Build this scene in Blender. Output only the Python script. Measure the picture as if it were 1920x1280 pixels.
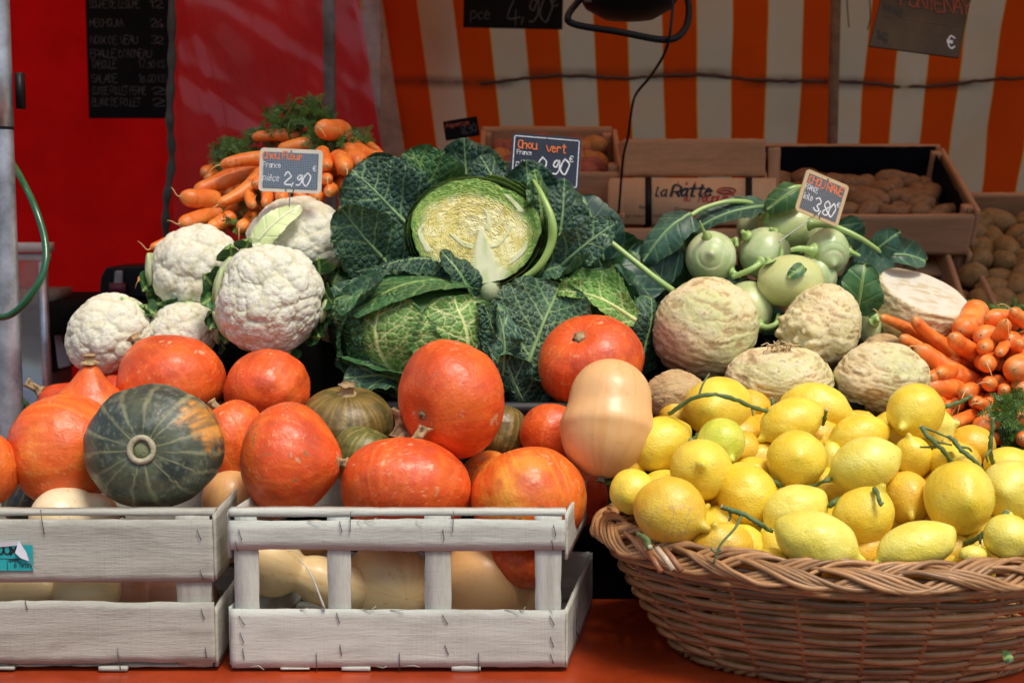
import bpy, math, random
import numpy as np
from mathutils import Vector, Matrix, Quaternion, Euler
for o in list(bpy.data.objects): bpy.data.objects.remove(o)
SC = bpy.context.scene
COL = SC.collection
random.seed(7)
# ------------------------------------------------------------------ camera, sky, sun, exposure
CAMZ, PITCH, F = 0.582, math.radians(6.0), 2667.0
cd = bpy.data.cameras.new('camera'); cam = bpy.data.objects.new('camera', cd); COL.objects.link(cam)
cd.sensor_width = 36; cd.lens = 50; cd.clip_start = 0.05; cd.clip_end = 400
cam.location = (0, 0, CAMZ); cam.rotation_euler = (math.pi/2 - PITCH, 0, 0)
cd.dof.use_dof = True; cd.dof.focus_distance = 1.85; cd.dof.aperture_fstop = 7.0
SC.camera = cam
SUN_EL, SUN_AZ = math.radians(61), math.radians(32)      # sun behind the camera, to its right
w = bpy.data.worlds.new('World'); SC.world = w; w.use_nodes = True
nt = w.node_tree; nt.nodes.clear()
sky = nt.nodes.new('ShaderNodeTexSky'); sky.sky_type = 'NISHITA'; sky.sun_disc = False
sky.sun_elevation = SUN_EL; sky.sun_rotation = math.pi - SUN_AZ
sky.air_density = 1.0; sky.dust_density = 3.0
bg = nt.nodes.new('ShaderNodeBackground'); bg.inputs[1].default_value = 0.15
wo = nt.nodes.new('ShaderNodeOutputWorld')
nt.links.new(sky.outputs[0], bg.inputs[0]); nt.links.new(bg.outputs[0], wo.inputs[0])
sd = bpy.data.lights.new('sun', 'SUN'); sd.energy = 2.5; sd.angle = math.radians(17); sd.color = (1.0, 0.93, 0.80)
sun = bpy.data.objects.new('sun', sd); COL.objects.link(sun)
tosun = Vector((math.sin(SUN_AZ)*math.cos(SUN_EL), -math.cos(SUN_AZ)*math.cos(SUN_EL), math.sin(SUN_EL)))
sun.rotation_euler = tosun.to_track_quat('Z', 'Y').to_euler(); sun.location = tosun*5
SC.view_settings.view_transform = 'Standard'; SC.view_settings.look = 'None'
SC.view_settings.gamma = 1; SC.view_settings.use_curve_mapping = False
SC.view_settings.exposure = 0.08
SC.render.engine = 'CYCLES'
SC.cycles.max_bounces = 8; SC.cycles.transparent_max_bounces = 10

CP, SP = math.cos(PITCH), math.sin(PITCH)
def at(px, py, Y):
    u = (px-960)/F; v = (640-py)/F
    d = Vector((u, CP+v*SP, -SP+v*CP)); t = Y/d.y
    return Vector((d.x*t, Y, CAMZ+d.z*t))
def mpp(Y): return Y/F/1.0

# ------------------------------------------------------------------ numpy noise
def _hash(ix, iy, iz, s):
    n = (ix*374761393 + iy*668265263 + iz*1274126177 + s*362437) & 0xffffffff
    n = ((n ^ (n >> 13))*1274126177) & 0xffffffff
    n = (n ^ (n >> 16)) & 0xffffffff
    n = (n*2246822519) & 0xffffffff
    n = n ^ (n >> 15)
    return (n & 0xffffff)/float(0xffffff)*2-1
def vnoise(P, s=0):
    P = np.asarray(P, dtype=np.float64); I = np.floor(P).astype(np.int64); f = P-I; f = f*f*(3-2*f)
    x, y, z = I[..., 0], I[..., 1], I[..., 2]; fx, fy, fz = f[..., 0], f[..., 1], f[..., 2]
    r = 0
    for dx in (0, 1):
        for dy in (0, 1):
            for dz in (0, 1):
                wgt = (fx if dx else 1-fx)*(fy if dy else 1-fy)*(fz if dz else 1-fz)
                r = r + wgt*_hash(x+dx, y+dy, z+dz, s)
    return r
def fbm(P, sc, o=4, s=0, g=0.5):
    P = np.asarray(P)*sc; r = 0; a = 1; t = 0
    for i in range(o):
        r = r + a*vnoise(P+i*17.3, s+i); t += a; a *= g; P = P*2.03
    return r/t
def sstep(a, b, x):
    t = np.clip((x-a)/(b-a), 0, 1); return t*t*(3-2*t)
def mix(a, b, t):
    return np.asarray(a)*(1-t[..., None]) + np.asarray(b)*t[..., None]
def voro(P, S, chunk=3000):
    P = P.reshape(-1, P.shape[-1]); f1 = np.empty(len(P)); f2 = np.empty(len(P)); idx = np.empty(len(P), int)
    S2 = (S**2).sum(1)
    for i in range(0, len(P), chunk):
        p = P[i:i+chunk]; d = np.maximum((p**2).sum(1)[:, None]+S2[None]-2*p@S.T, 0)
        a = np.argpartition(d, 1, axis=1)[:, :2]; r = np.arange(len(p))
        d0 = d[r, a[:, 0]]; d1 = d[r, a[:, 1]]; sw = d1 < d0
        idx[i:i+chunk] = np.where(sw, a[:, 1], a[:, 0])
        f1[i:i+chunk] = np.sqrt(np.minimum(d0, d1)); f2[i:i+chunk] = np.sqrt(np.maximum(d0, d1))
    return f1, f2, idx

# ------------------------------------------------------------------ object helpers
def quatz(axis, roll=0):
    q = Vector(axis).normalized().to_track_quat('Z', 'Y')
    return np.array((q.to_matrix() @ Matrix.Rotation(roll, 3, 'Z')))
def props(o, label=None, cat=None, group=None, kind=None):
    if label: o['label'] = label
    if cat: o['category'] = cat
    if group: o['group'] = group
    if kind: o['kind'] = kind
    return o
def thing(name, label, cat, loc, group=None, rot=None):
    o = bpy.data.objects.new(name, None); COL.objects.link(o); o.location = loc
    o.empty_display_size = 0.03
    if rot is not None: o.rotation_euler = rot
    return props(o, label, cat, group)
def mk(name, V, Fa, mat, parent=None, col=None, origin=None, smooth=True, world=True):
    """V are world points; origin = object origin; a child of an unrotated empty is placed relative to it"""
    V = np.asarray(V, dtype=np.float64).reshape(-1, 3); Fa = np.asarray(Fa)
    me = bpy.data.meshes.new(name)
    if not world: O = np.zeros(3)
    elif origin is not None: O = np.array(origin)
    elif parent is not None: O = np.array(parent.location)
    else: O = V.mean(0)
    V = V-O
    me.vertices.add(len(V)); me.vertices.foreach_set('co', V.astype(np.float32).ravel())
    k = Fa.shape[1]; me.loops.add(Fa.size); me.polygons.add(len(Fa))
    me.loops.foreach_set('vertex_index', Fa.astype(np.int32).ravel())
    me.polygons.foreach_set('loop_start', np.arange(0, Fa.size, k, dtype=np.int32))
    me.polygons.foreach_set('loop_total', np.full(len(Fa), k, dtype=np.int32))
    me.update(calc_edges=True)
    if smooth: me.polygons.foreach_set('use_smooth', np.ones(len(Fa), dtype=bool))
    if col is not None:
        c = np.ones((len(V), 4), dtype=np.float32); c[:, :3] = np.clip(np.asarray(col).reshape(-1, 3), 0, 1)
        a = me.color_attributes.new('Col', 'FLOAT_COLOR', 'POINT'); a.data.foreach_set('color', c.ravel())
    me.validate()
    me.materials.append(mat)
    o = bpy.data.objects.new(name, me); COL.objects.link(o)
    if parent is not None:
        o.parent = parent
        if world: o.location = O-np.array(parent.location)
    else: o.location = O
    return o
def gridF(ny, nx, wrap=False, off=0):
    j = np.arange(ny-1)[:, None]; i = np.arange(nx if wrap else nx-1)[None]
    i2 = (i+1) % nx
    return np.stack([j*nx+i, j*nx+i2, (j+1)*nx+i2, (j+1)*nx+i], -1).reshape(-1, 4)+off
class MB:
    def __init__(s): s.V = []; s.F = []; s.C = []; s.n = 0
    def add(s, V, Fa, c=(0.5, 0.5, 0.5)):
        V = np.asarray(V, float).reshape(-1, 3); s.V.append(V); s.F.append(np.asarray(Fa)+s.n)
        c = np.asarray(c, float); s.C.append(np.broadcast_to(c, V.shape).copy() if c.ndim == 1 else c.reshape(-1, 3)); s.n += len(V)
    def box(s, lo, hi, c=(0.5, 0.5, 0.5)):
        x0, y0, z0 = lo; x1, y1, z1 = hi
        V = [(x0,y0,z0),(x1,y0,z0),(x1,y1,z0),(x0,y1,z0),(x0,y0,z1),(x1,y0,z1),(x1,y1,z1),(x0,y1,z1)]
        s.add(V, [(0,3,2,1),(4,5,6,7),(0,1,5,4),(1,2,6,5),(2,3,7,6),(3,0,4,7)], c)
    def tube(s, pts, r, c=(0.5, 0.5, 0.5), n=8, caps=True):
        V, Fa = tube(pts, r, n, caps); s.add(V, Fa, c)
    def build(s, name, mat, parent=None, smooth=True, world=True, origin=None):
        return mk(name, np.concatenate(s.V), np.concatenate(s.F), mat, parent, np.concatenate(s.C), smooth=smooth, world=world, origin=origin)
def spline(pts, n=8):
    P = [np.array(p, float) for p in pts]; out = []
    P = [2*P[0]-P[1]]+P+[2*P[-1]-P[-2]]
    for i in range(1, len(P)-2):
        for k in range(n):
            t = k/n
            out.append(0.5*((2*P[i])+(P[i+1]-P[i-1])*t+(2*P[i-1]-5*P[i]+4*P[i+1]-P[i+2])*t*t+(-P[i-1]+3*P[i]-3*P[i+1]+P[i+2])*t**3))
    out.append(P[-2]); return np.array(out)
def tube(pts, r, n=8, caps=True, closed=False):
    P = np.asarray(pts, float); m = len(P); r = np.broadcast_to(np.asarray(r, float), (m,)).copy()
    if closed: T = np.roll(P, -1, 0)-np.roll(P, 1, 0)
    else: T = np.gradient(P, axis=0)
    T /= np.linalg.norm(T, axis=1)[:, None]+1e-12
    up = np.array([0.13, 0.21, 0.97]); 
    if abs(T[0]@up) > 0.9: up = np.array([0.9, 0.3, 0.1])
    N = np.empty_like(P); n0 = up-T[0]*(up@T[0]); n0 /= np.linalg.norm(n0)
    for i in range(m):
        n0 = n0-T[i]*(n0@T[i]); n0 /= np.linalg.norm(n0)+1e-12; N[i] = n0
    B = np.cross(T, N); a = np.linspace(0, 2*math.pi, n, endpoint=False)
    if caps and not closed:
        P = np.concatenate([P[:1], P, P[-1:]]); r = np.concatenate([[1e-5], r, [1e-5]])
        N = np.concatenate([N[:1], N, N[-1:]]); B = np.concatenate([B[:1], B, B[-1:]])
    V = P[:, None]+r[:, None, None]*(np.cos(a)[None, :, None]*N[:, None]+np.sin(a)[None, :, None]*B[:, None])
    Fa = gridF(len(P), n, True)
    if closed:
        j = (len(P)-1)*n; i = np.arange(n); i2 = (i+1) % n
        Fa = np.concatenate([Fa, np.stack([j+i, j+i2, i2, i], -1)])
    return V.reshape(-1, 3), Fa

# ------------------------------------------------------------------ materials
def newmat(name):
    m = bpy.data.materials.new(name); m.use_nodes = True; n = m.node_tree; b = n.nodes['Principled BSDF']
    return m, n, b, n.nodes.new, n.links.new
def vmat(name, rough=0.5, bs=200, bd=0.0005, bstr=0.5, coat=0.0, sss=0.0, sssr=(0.006, 0.003, 0.001), var=0.12, vs=30, spec=0.5, bs2=None, bd2=0, rvar=0.1, trans=0.0):
    m, n, b, N, L = newmat(name)
    a = N('ShaderNodeVertexColor'); a.layer_name = 'Col'
    tc = N('ShaderNodeTexCoord'); oi = N('ShaderNodeObjectInfo')
    add = N('ShaderNodeVectorMath'); add.operation = 'ADD'
    mul = N('ShaderNodeVectorMath'); mul.operation = 'SCALE'; mul.inputs[0].default_value = (7.3, 3.1, 5.7)
    L(oi.outputs['Random'], mul.inputs['Scale']); L(tc.outputs['Object'], add.inputs[0]); L(mul.outputs[0], add.inputs[1])
    nz = N('ShaderNodeTexNoise'); nz.inputs['Scale'].default_value = vs; nz.inputs['Detail'].default_value = 6; nz.inputs['Roughness'].default_value = .65
    L(add.outputs[0], nz.inputs['Vector'])
    mr = N('ShaderNodeMapRange'); mr.inputs[1].default_value = .25; mr.inputs[2].default_value = .75
    mr.inputs[3].default_value = 1-var; mr.inputs[4].default_value = 1+var; L(nz.outputs['Fac'], mr.inputs[0])
    vm = N('ShaderNodeVectorMath'); vm.operation = 'SCALE'; L(a.outputs['Color'], vm.inputs[0]); L(mr.outputs[0], vm.inputs['Scale'])
    L(vm.outputs[0], b.inputs['Base Color'])
    rr = N('ShaderNodeMapRange'); rr.inputs[1].default_value = .3; rr.inputs[2].default_value = .7
    rr.inputs[3].default_value = max(rough-rvar, .02); rr.inputs[4].default_value = rough+rvar; L(nz.outputs['Fac'], rr.inputs[0]); L(rr.outputs[0], b.inputs['Roughness'])
    b.inputs['Specular IOR Level'].default_value = spec
    b.inputs['Coat Weight'].default_value = coat; b.inputs['Coat Roughness'].default_value = .15
    if sss:
        b.inputs['Subsurface Weight'].default_value = sss; b.inputs['Subsurface Radius'].default_value = sssr; b.inputs['Subsurface Scale'].default_value = 1.0
    if bd:
        nb = N('ShaderNodeTexNoise'); nb.inputs['Scale'].default_value = bs; nb.inputs['Detail'].default_value = 3; L(add.outputs[0], nb.inputs['Vector'])
        bp = N('ShaderNodeBump'); bp.inputs['Strength'].default_value = bstr; bp.inputs['Distance'].default_value = bd; L(nb.outputs['Fac'], bp.inputs['Height'])
        last = bp
        if bs2:
            n2 = N('ShaderNodeTexNoise'); n2.inputs['Scale'].default_value = bs2; n2.inputs['Detail'].default_value = 5; L(add.outputs[0], n2.inputs['Vector'])
            b2 = N('ShaderNodeBump'); b2.inputs['Strength'].default_value = bstr; b2.inputs['Distance'].default_value = bd2; L(n2.outputs['Fac'], b2.inputs['Height'])
            L(bp.outputs[0], b2.inputs['Normal']); last = b2
        L(last.outputs[0], b.inputs['Normal'])
    if trans:
        out = n.nodes['Material Output']; tr = N('ShaderNodeBsdfTranslucent'); L(vm.outputs[0], tr.inputs[0]); mx = N('ShaderNodeMixShader'); mx.inputs[0].default_value = trans
        L(b.outputs[0], mx.inputs[1]); L(tr.outputs[0], mx.inputs[2]); L(mx.outputs[0], out.inputs[0])
    return m
def plain(name, c, rough=0.5, metal=0, var=0.15, vs=20, bs=80, bd=0.0003, stretch=(1, 1, 1), coat=0, spec=.5, c2=None):
    m, n, b, N, L = newmat(name)
    tc = N('ShaderNodeTexCoord'); mp = N('ShaderNodeMapping'); mp.inputs['Scale'].default_value = stretch
    L(tc.outputs['Object'], mp.inputs[0])
    nz = N('ShaderNodeTexNoise'); nz.inputs['Scale'].default_value = vs; nz.inputs['Detail'].default_value = 8; nz.inputs['Roughness'].default_value = .65; L(mp.outputs[0], nz.inputs['Vector'])
    cr = N('ShaderNodeMix'); cr.data_type = 'RGBA'; c = tuple(c); c2 = c2 or tuple(x*(1-var*2) for x in c)
    cr.inputs[6].default_value = tuple(c2)+(1,); cr.inputs[7].default_value = tuple(min(x*(1+var), 1) for x in c)+(1,)
    mr = N('ShaderNodeMapRange'); mr.inputs[1].default_value = .3; mr.inputs[2].default_value = .7; L(nz.outputs['Fac'], mr.inputs[0]); L(mr.outputs[0], cr.inputs[0])
    L(cr.outputs[2], b.inputs['Base Color']); b.inputs['Roughness'].default_value = rough; b.inputs['Metallic'].default_value = metal
    b.inputs['Coat Weight'].default_value = coat; b.inputs['Specular IOR Level'].default_value = spec
    nb = N('ShaderNodeTexNoise'); nb.inputs['Scale'].default_value = bs; nb.inputs['Detail'].default_value = 4; L(mp.outputs[0], nb.inputs['Vector'])
    bp = N('ShaderNodeBump'); bp.inputs['Strength'].default_value = .6; bp.inputs['Distance'].default_value = bd; L(nb.outputs['Fac'], bp.inputs['Height']); L(bp.outputs[0], b.inputs['Normal'])
    return m
def wood(name, c, dark, rough=.75, grain=1.0, fine=True):
    """sawn board: grain along local X, faint saw marks across"""
    m, n, b, N, L = newmat(name)
    tc = N('ShaderNodeTexCoord'); oi = N('ShaderNodeObjectInfo')
    sc = N('ShaderNodeVectorMath'); sc.operation = 'SCALE'; sc.inputs[0].default_value = (3.1, 7.7, 5.3); L(oi.outputs['Random'], sc.inputs['Scale'])
    ad = N('ShaderNodeVectorMath'); ad.operation = 'ADD'; L(tc.outputs['Object'], ad.inputs[0]); L(sc.outputs[0], ad.inputs[1])
    def noise(st, s, d, ro=.6, dist=0):
        mp = N('ShaderNodeMapping'); mp.inputs['Scale'].default_value = st; L(ad.outputs[0], mp.inputs[0])
        z = N('ShaderNodeTexNoise'); z.inputs['Scale'].default_value = s; z.inputs['Detail'].default_value = d; z.inputs['Roughness'].default_value = ro; z.inputs['Distortion'].default_value = dist
        L(mp.outputs[0], z.inputs['Vector']); return z.outputs['Fac']
    g1 = noise((1, 8, 14), 9, 8, .7, .4); g2 = noise((1, 3.5, 5), 8, 6, .65, .6); g3 = noise((6, 60, 60), 8, 4, .7); saw = noise((60, 1, 1), 6, 3, .8)
    def rng(x, a, bb, lo, hi):
        r = N('ShaderNodeMapRange'); r.inputs[1].default_value = a; r.inputs[2].default_value = bb; r.inputs[3].default_value = lo; r.inputs[4].default_value = hi; L(x, r.inputs[0]); return r.outputs[0]
    def math_(op, x, y):
        q = N('ShaderNodeMath'); q.operation = op
        for i, t in enumerate((x, y)):
            if isinstance(t, (int, float)): q.inputs[i].default_value = t
            else: L(t, q.inputs[i])
        return q.outputs[0]
    t = math_('ADD', rng(g1, .40, .75, 0, .32), math_('ADD', rng(g2, .45, .70, 0, .42), rng(g3, .55, .75, 0, .35)))
    t = math_('ADD', t, rng(saw, .55, .8, 0, .18))
    mx = N('ShaderNodeMix'); mx.data_type = 'RGBA'; mx.inputs[6].default_value = tuple(c)+(1,); mx.inputs[7].default_value = tuple(dark)+(1,); L(t, mx.inputs[0])
    L(mx.outputs[2], b.inputs['Base Color']); b.inputs['Roughness'].default_value = rough; b.inputs['Specular IOR Level'].default_value = .3
    bp = N('ShaderNodeBump'); bp.inputs['Strength'].default_value = .7; bp.inputs['Distance'].default_value = .0008*grain
    L(math_('ADD', math_('MULTIPLY', g1, .8), math_('ADD', g3, math_('MULTIPLY', saw, .5))), bp.inputs['Height']); L(bp.outputs[0], b.inputs['Normal'])
    return m

M_pump = vmat('pumpkin_skin', .43, 300, .0007, .8, coat=.05, var=.12, vs=70, bs2=42, bd2=.0022, rvar=.14)
M_green = vmat('green_squash_skin', .42, 220, .0006, .8, var=.22, vs=60, bs2=60, bd2=.0015)
M_butter = vmat('butternut_skin', .42, 300, .0003, .5, coat=.05, var=.05, vs=20, sss=.08, bs2=20, bd2=.001)
M_cork = vmat('corky_stem', .85, 300, .0015, .9, var=.3, vs=80)
M_lemon = vmat('lemon_peel', .36, 420, .0009, .9, coat=.12, sss=.12, sssr=(.008, .005, .001), var=.06, vs=30, bs2=60, bd2=.0012, rvar=.05)
M_twig = vmat('twig', .6, 300, .0004, .6, var=.25, vs=60)
M_caul = vmat('cauliflower_curd', .66, 380, .0016, .8, sss=.25, sssr=(.006, .005, .003), var=.04, vs=25, spec=.25)
M_celer = vmat('celeriac_skin', .68, 260, .0010, .8, var=.14, vs=120, bs2=90, bd2=.0022, spec=.3)
M_flesh = vmat('cut_flesh', .45, 250, .0006, .5, var=.06, vs=40, sss=.15, sssr=(.004, .003, .002))
M_kohl = vmat('kohlrabi_skin', .36, 300, .0002, .4, var=.08, vs=25, coat=.1, sss=.08, sssr=(.003, .004, .001))
M_carrot = vmat('carrot_skin', .40, 300, .0005, .6, var=.12, vs=60, sss=.08, sssr=(.006, .002, .0005))
M_savoy = vmat('savoy_leaf', .44, 240, .0009, .8, var=.14, vs=60, trans=.12, spec=.4)
M_leaf = vmat('smooth_leaf', .42, 200, .0004, .5, var=.12, vs=30, trans=.18, spec=.4)
M_cutcab = vmat('cut_cabbage', .68, 320, .0004, .8, var=.08, vs=80, sss=.1, sssr=(.003, .003, .001))
M_wick = vmat('willow_wicker', .45, 400, .0004, .6, var=.22, vs=70, coat=.08)
M_pot = vmat('potato_skin', .7, 200, .0006, .6, var=.2, vs=50, spec=.3)
M_poplar = wood('poplar_board', (.56, .575, .51), (.27, .26, .215))
M_poplar_old = wood('weathered_poplar_board', (.46, .455, .39), (.18, .155, .12), grain=1.3)
M_brownw = wood('brown_crate_board', (.46, .25, .13), (.24, .115, .05))
M_steel = plain('galvanised_steel', (.50, .54, .60), .36, .65, .25, 25, 60, .0004)
M_chrome = plain('dull_metal', (.35, .35, .36), .4, .8, .2)
M_wire = plain('staple_wire', (.10, .11, .12), .45, .6)
M_black = plain('black_plastic', (.007, .007, .008), .45, 0, .2, spec=.2)
M_darkcloth = plain('dark_cloth', (.006, .007, .006), .9, 0, .3, spec=.1)
M_vinyl = plain('red_orange_oilcloth', (.34, .042, .008), .30, 0, .25, 9, 14, .004, c2=(.20, .022, .005))
M_hose = plain('green_hose', (.01, .10, .035), .3, 0, .15, coat=.3)
M_card = plain('cardboard', (.62, .37, .19), .85, 0, .1, 12, 100, .0002)
M_ground = plain('asphalt', (.11, .105, .10), .9, 0, .25, 3, 60, .003)
M_liner = plain('dark_liner_paper', (.004, .004, .008), .7, 0, .3, 8, 20, .01, spec=.1)
M_chalk = plain('white_chalk', (.75, .76, .78), .9, 0, .12, 300)
M_chalkdim = plain('darker_chalk', (.055, .055, .055), .9, 0, .3, 100)  # chalk in a much darker tone, for the back signs
M_ochalk = plain('orange_chalk', (.80, .20, .06), .9, 0, .15, 300)
M_odim = plain('darker_orange_chalk', (.30, .06, .03), .9, 0, .3, 100)  # orange chalk in a darker tone, for the back signs
M_slate = plain('slate_board', (.004, .004, .0045), .7, 0, .3, 15, spec=.08)
M_navy = plain('navy_board', (.018, .024, .045), .4, 0, .3, 15)
M_cream = plain('cream_frame', (.62, .57, .46), .5, 0, .08)
M_tan = plain('tan_frame', (.55, .40, .22), .5, 0, .08)
M_ink = plain('black_ink', (.01, .01, .01), .6, 0, .2)
M_redink = plain('red_ink', (.50, .02, .015), .6, 0, .2)
M_faintink = plain('faint_brown_ink', (.18, .10, .05), .8, 0, .2)
M_teal = plain('teal_label', (.02, .38, .40), .5, 0, .08)
M_paper = plain('white_paper', (.72, .74, .80), .7, 0, .05)
M_whitep = plain('painted_white_metal', (.55, .53, .48), .4, 0, .08)
M_grey = plain('grey_plastic', (.25, .26, .27), .45, 0, .15)

# ------------------------------------------------------------------ setting
def box_obj(name, lo, hi, mat, parent=None, smooth=False):
    b = MB(); b.box(lo, hi); return b.build(name, mat, parent, smooth=smooth)
ge = 60.0
g = mk('ground', [(-ge,-ge,-.8),(ge,-ge,-.8),(ge,ge,-.8),(-ge,ge,-.8)], [(0,1,2,3)], M_ground); props(g, kind='structure')

fac = thing('added_facade', 'added pale facade with windows, out of view behind the camera, blocking low sky light', 'added_facade', (0, -9, -.8))  # unseen facade added behind the camera to cut the low sky light
fb = MB(); fb.box((-22, -9.4, -.8), (22, -9, 2.4)); fb.build('wall', plain('pale_render', (.40, .37, .32), .9, 0, .1, 2), fac, smooth=False)
M_pane = plain('window_glass', (.03, .035, .04), .1, 0, .1)
for i in range(14):
    for z in (0.3,):
        fb = MB(); fb.box((-20+i*3, -9.0, z), (-18.8+i*3, -8.985, z+1.7)); fb.build('window', M_pane, fac, smooth=False)

# striped awning wall
def cloth_grid(x0, x1, z0, z1, Y, nx, nz, fan, wob, seed, cx=0):
    s = np.linspace(0, 1, nx)[None]*np.ones((nz, 1)); t = np.linspace(0, 1, nz)[:, None]*np.ones((1, nx))
    X = x0+(x1-x0)*s; Z = z0+(z1-z0)*t
    X = cx+(X-cx)*(1+fan*(Z-0.60))
    P = np.stack([X, np.full_like(X, Y), Z], -1)
    P[..., 1] += wob*fbm(np.stack([X*1.6, X*0, Z*.8], -1), 1.7, 3, seed)+wob*.25*fbm(np.stack([X, X*0, Z], -1), 7, 3, seed+5)
    return P, s, t
P, s, t = cloth_grid(at(770, 300, 3.6).x, at(3020, 300, 3.6).x, -.75, 1.9, 3.6, 300, 130, .16, .10, 3, cx=at(1450, 300, 3.6).x)
def stripe_mat():
    m, n, b, N, L = newmat('striped_canvas')
    a = N('ShaderNodeVertexColor'); a.layer_name = 'Col'; sp = N('ShaderNodeSeparateColor'); L(a.outputs[0], sp.inputs[0])
    def M_(op, x, y=0.0):
        q = N('ShaderNodeMath'); q.operation = op
        for i, tt in enumerate((x, y)):
            if isinstance(tt, (int, float)): q.inputs[i].default_value = tt
            else: L(tt, q.inputs[i])
        return q.outputs[0]
    nper = (3020-770)/120.0
    fr = M_('FRACT', M_('ADD', M_('MULTIPLY', sp.outputs[0], nper), 0.0))
    tri = M_('LESS_THAN', fr, 0.5)
    edge = M_('LESS_THAN', M_('ABSOLUTE', M_('SUBTRACT', M_('ABSOLUTE', M_('SUBTRACT', fr, .25)), .25)), .012)
    nz = N('ShaderNodeTexNoise'); nz.inputs['Scale'].default_value = 3; nz.inputs['Detail'].default_value = 8
    tc = N('ShaderNodeTexCoord'); L(tc.outputs['Object'], nz.inputs['Vector'])
    w1 = N('ShaderNodeMix'); w1.data_type = 'RGBA'; w1.inputs[6].default_value = (.42, .31, .18, 1); w1.inputs[7].default_value = (.66, .54, .36, 1); L(nz.outputs['Fac'], w1.inputs[0])
    o1 = N('ShaderNodeMix'); o1.data_type = 'RGBA'; o1.inputs[6].default_value = (.46, .042, .001, 1); o1.inputs[7].default_value = (.66, .072, .002, 1); L(nz.outputs['Fac'], o1.inputs[0])
    mx = N('ShaderNodeMix'); mx.data_type = 'RGBA'; L(tri, mx.inputs[0]); L(w1.outputs[2], mx.inputs[6]); L(o1.outputs[2], mx.inputs[7])
    me_ = N('ShaderNodeMix'); me_.data_type = 'RGBA'; L(M_('MULTIPLY', edge, .6), me_.inputs[0]); L(mx.outputs[2], me_.inputs[6]); me_.inputs[7].default_value = (.6, .35, .03, 1)
    # sewn seam, dirty
    n2 = N('ShaderNodeTexNoise'); n2.inputs['Scale'].default_value = 25; n2.inputs['Detail'].default_value = 4; L(tc.outputs['Object'], n2.inputs['Vector'])
    sm = N('ShaderNodeMix'); sm.data_type = 'RGBA'; L(M_('MULTIPLY', sp.outputs[1], M_('ADD', n2.outputs['Fac'], .15)), sm.inputs[0]); L(me_.outputs[2], sm.inputs[6]); sm.inputs[7].default_value = (.06, .02, .01, 1)
    L(sm.outputs[2], b.inputs['Base Color']); b.inputs['Roughness'].default_value = .75; b.inputs['Specular IOR Level'].default_value = .2
    out = n.nodes['Material Output']; tr = N('ShaderNodeBsdfTranslucent'); L(sm.outputs[2], tr.inputs[0]); ms = N('ShaderNodeMixShader'); ms.inputs[0].default_value = .55
    L(b.outputs[0], ms.inputs[1]); L(tr.outputs[0], ms.inputs[2]); L(ms.outputs[0], out.inputs[0])
    nb = N('ShaderNodeTexNoise'); nb.inputs['Scale'].default_value = 9; nb.inputs['Detail'].default_value = 5; L(tc.outputs['Object'], nb.inputs['Vector'])
    bp = N('ShaderNodeBump'); bp.inputs['Distance'].default_value = .01; bp.inputs['Strength'].default_value = .5; L(nb.outputs['Fac'], bp.inputs['Height']); L(bp.outputs[0], b.inputs['Normal'])
    return m
M_stripe = stripe_mat()
seamz = at(1200, 150, 3.6).z + .012*np.sin(P[..., 0]*5)+.006*np.sin(P[..., 0]*17)
seam = 1-sstep(.003, .012, abs(P[..., 2]-seamz))
# refine the rows near the seam so that it stays a line
zz = P[..., 2]
C = np.stack([s, seam, s*0], -1)
aw = thing('striped_awning', 'orange and off-white striped canvas wall hanging behind the potato crates', 'awning', (P[..., 0].mean(), 3.6, -.75))
mk('canvas', P, gridF(130, 300), M_stripe, aw, C)
sb = MB(); xs = np.linspace(P[0, 0, 0]-.02, P[0, -1, 0], 160); 
def clothy(x, z):
    i = np.argmin(abs(P[60, :, 0]-x)); j = np.argmin(abs(P[:, i, 2]-z)); return P[j, i, 1]
pts = np.array([(x, clothy(x, at(1200, 150, 3.6).z)-.004, at(1200, 150, 3.6).z+.010*math.sin(x*5)+.005*math.sin(x*17)+random.uniform(-.002, .002)) for x in xs])
sb.tube(pts, .0035+.0015*np.random.RandomState(1).rand(len(pts)), (.06, .025, .012), 6)
sb.build('seam_cord', M_twig, aw)
# pale hem at the left edge of the stripes
hb = MB(); hp = []
for z in np.linspace(-.75, 1.9, 40):
    xl = at(1450, 300, 3.6).x+(at(770, 300, 3.6).x-at(1450, 300, 3.6).x)*(1+.16*(z-.6)); hp.append((xl, clothy(xl, z)-.004, z))
hp = np.array(hp); V = np.concatenate([hp+[-.055, -.002, 0], hp+[0.0, -.006, 0]]); n_ = len(hp); i = np.arange(n_-1)
mk('hem', V, np.stack([i, i+n_, i+n_+1, i+1], -1), plain('hem_webbing', (.30, .19, .14), .8, 0, .2, 30), aw)
gc = at(757, 243, 3.58); V, Fa = tube([(gc.x, gc.y+.0, gc.z), (gc.x, gc.y-.012, gc.z)], .010, 12)
mk('eyelet', V, Fa, plain('red_eyelet', (.30, .01, .01), .4), aw)

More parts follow.
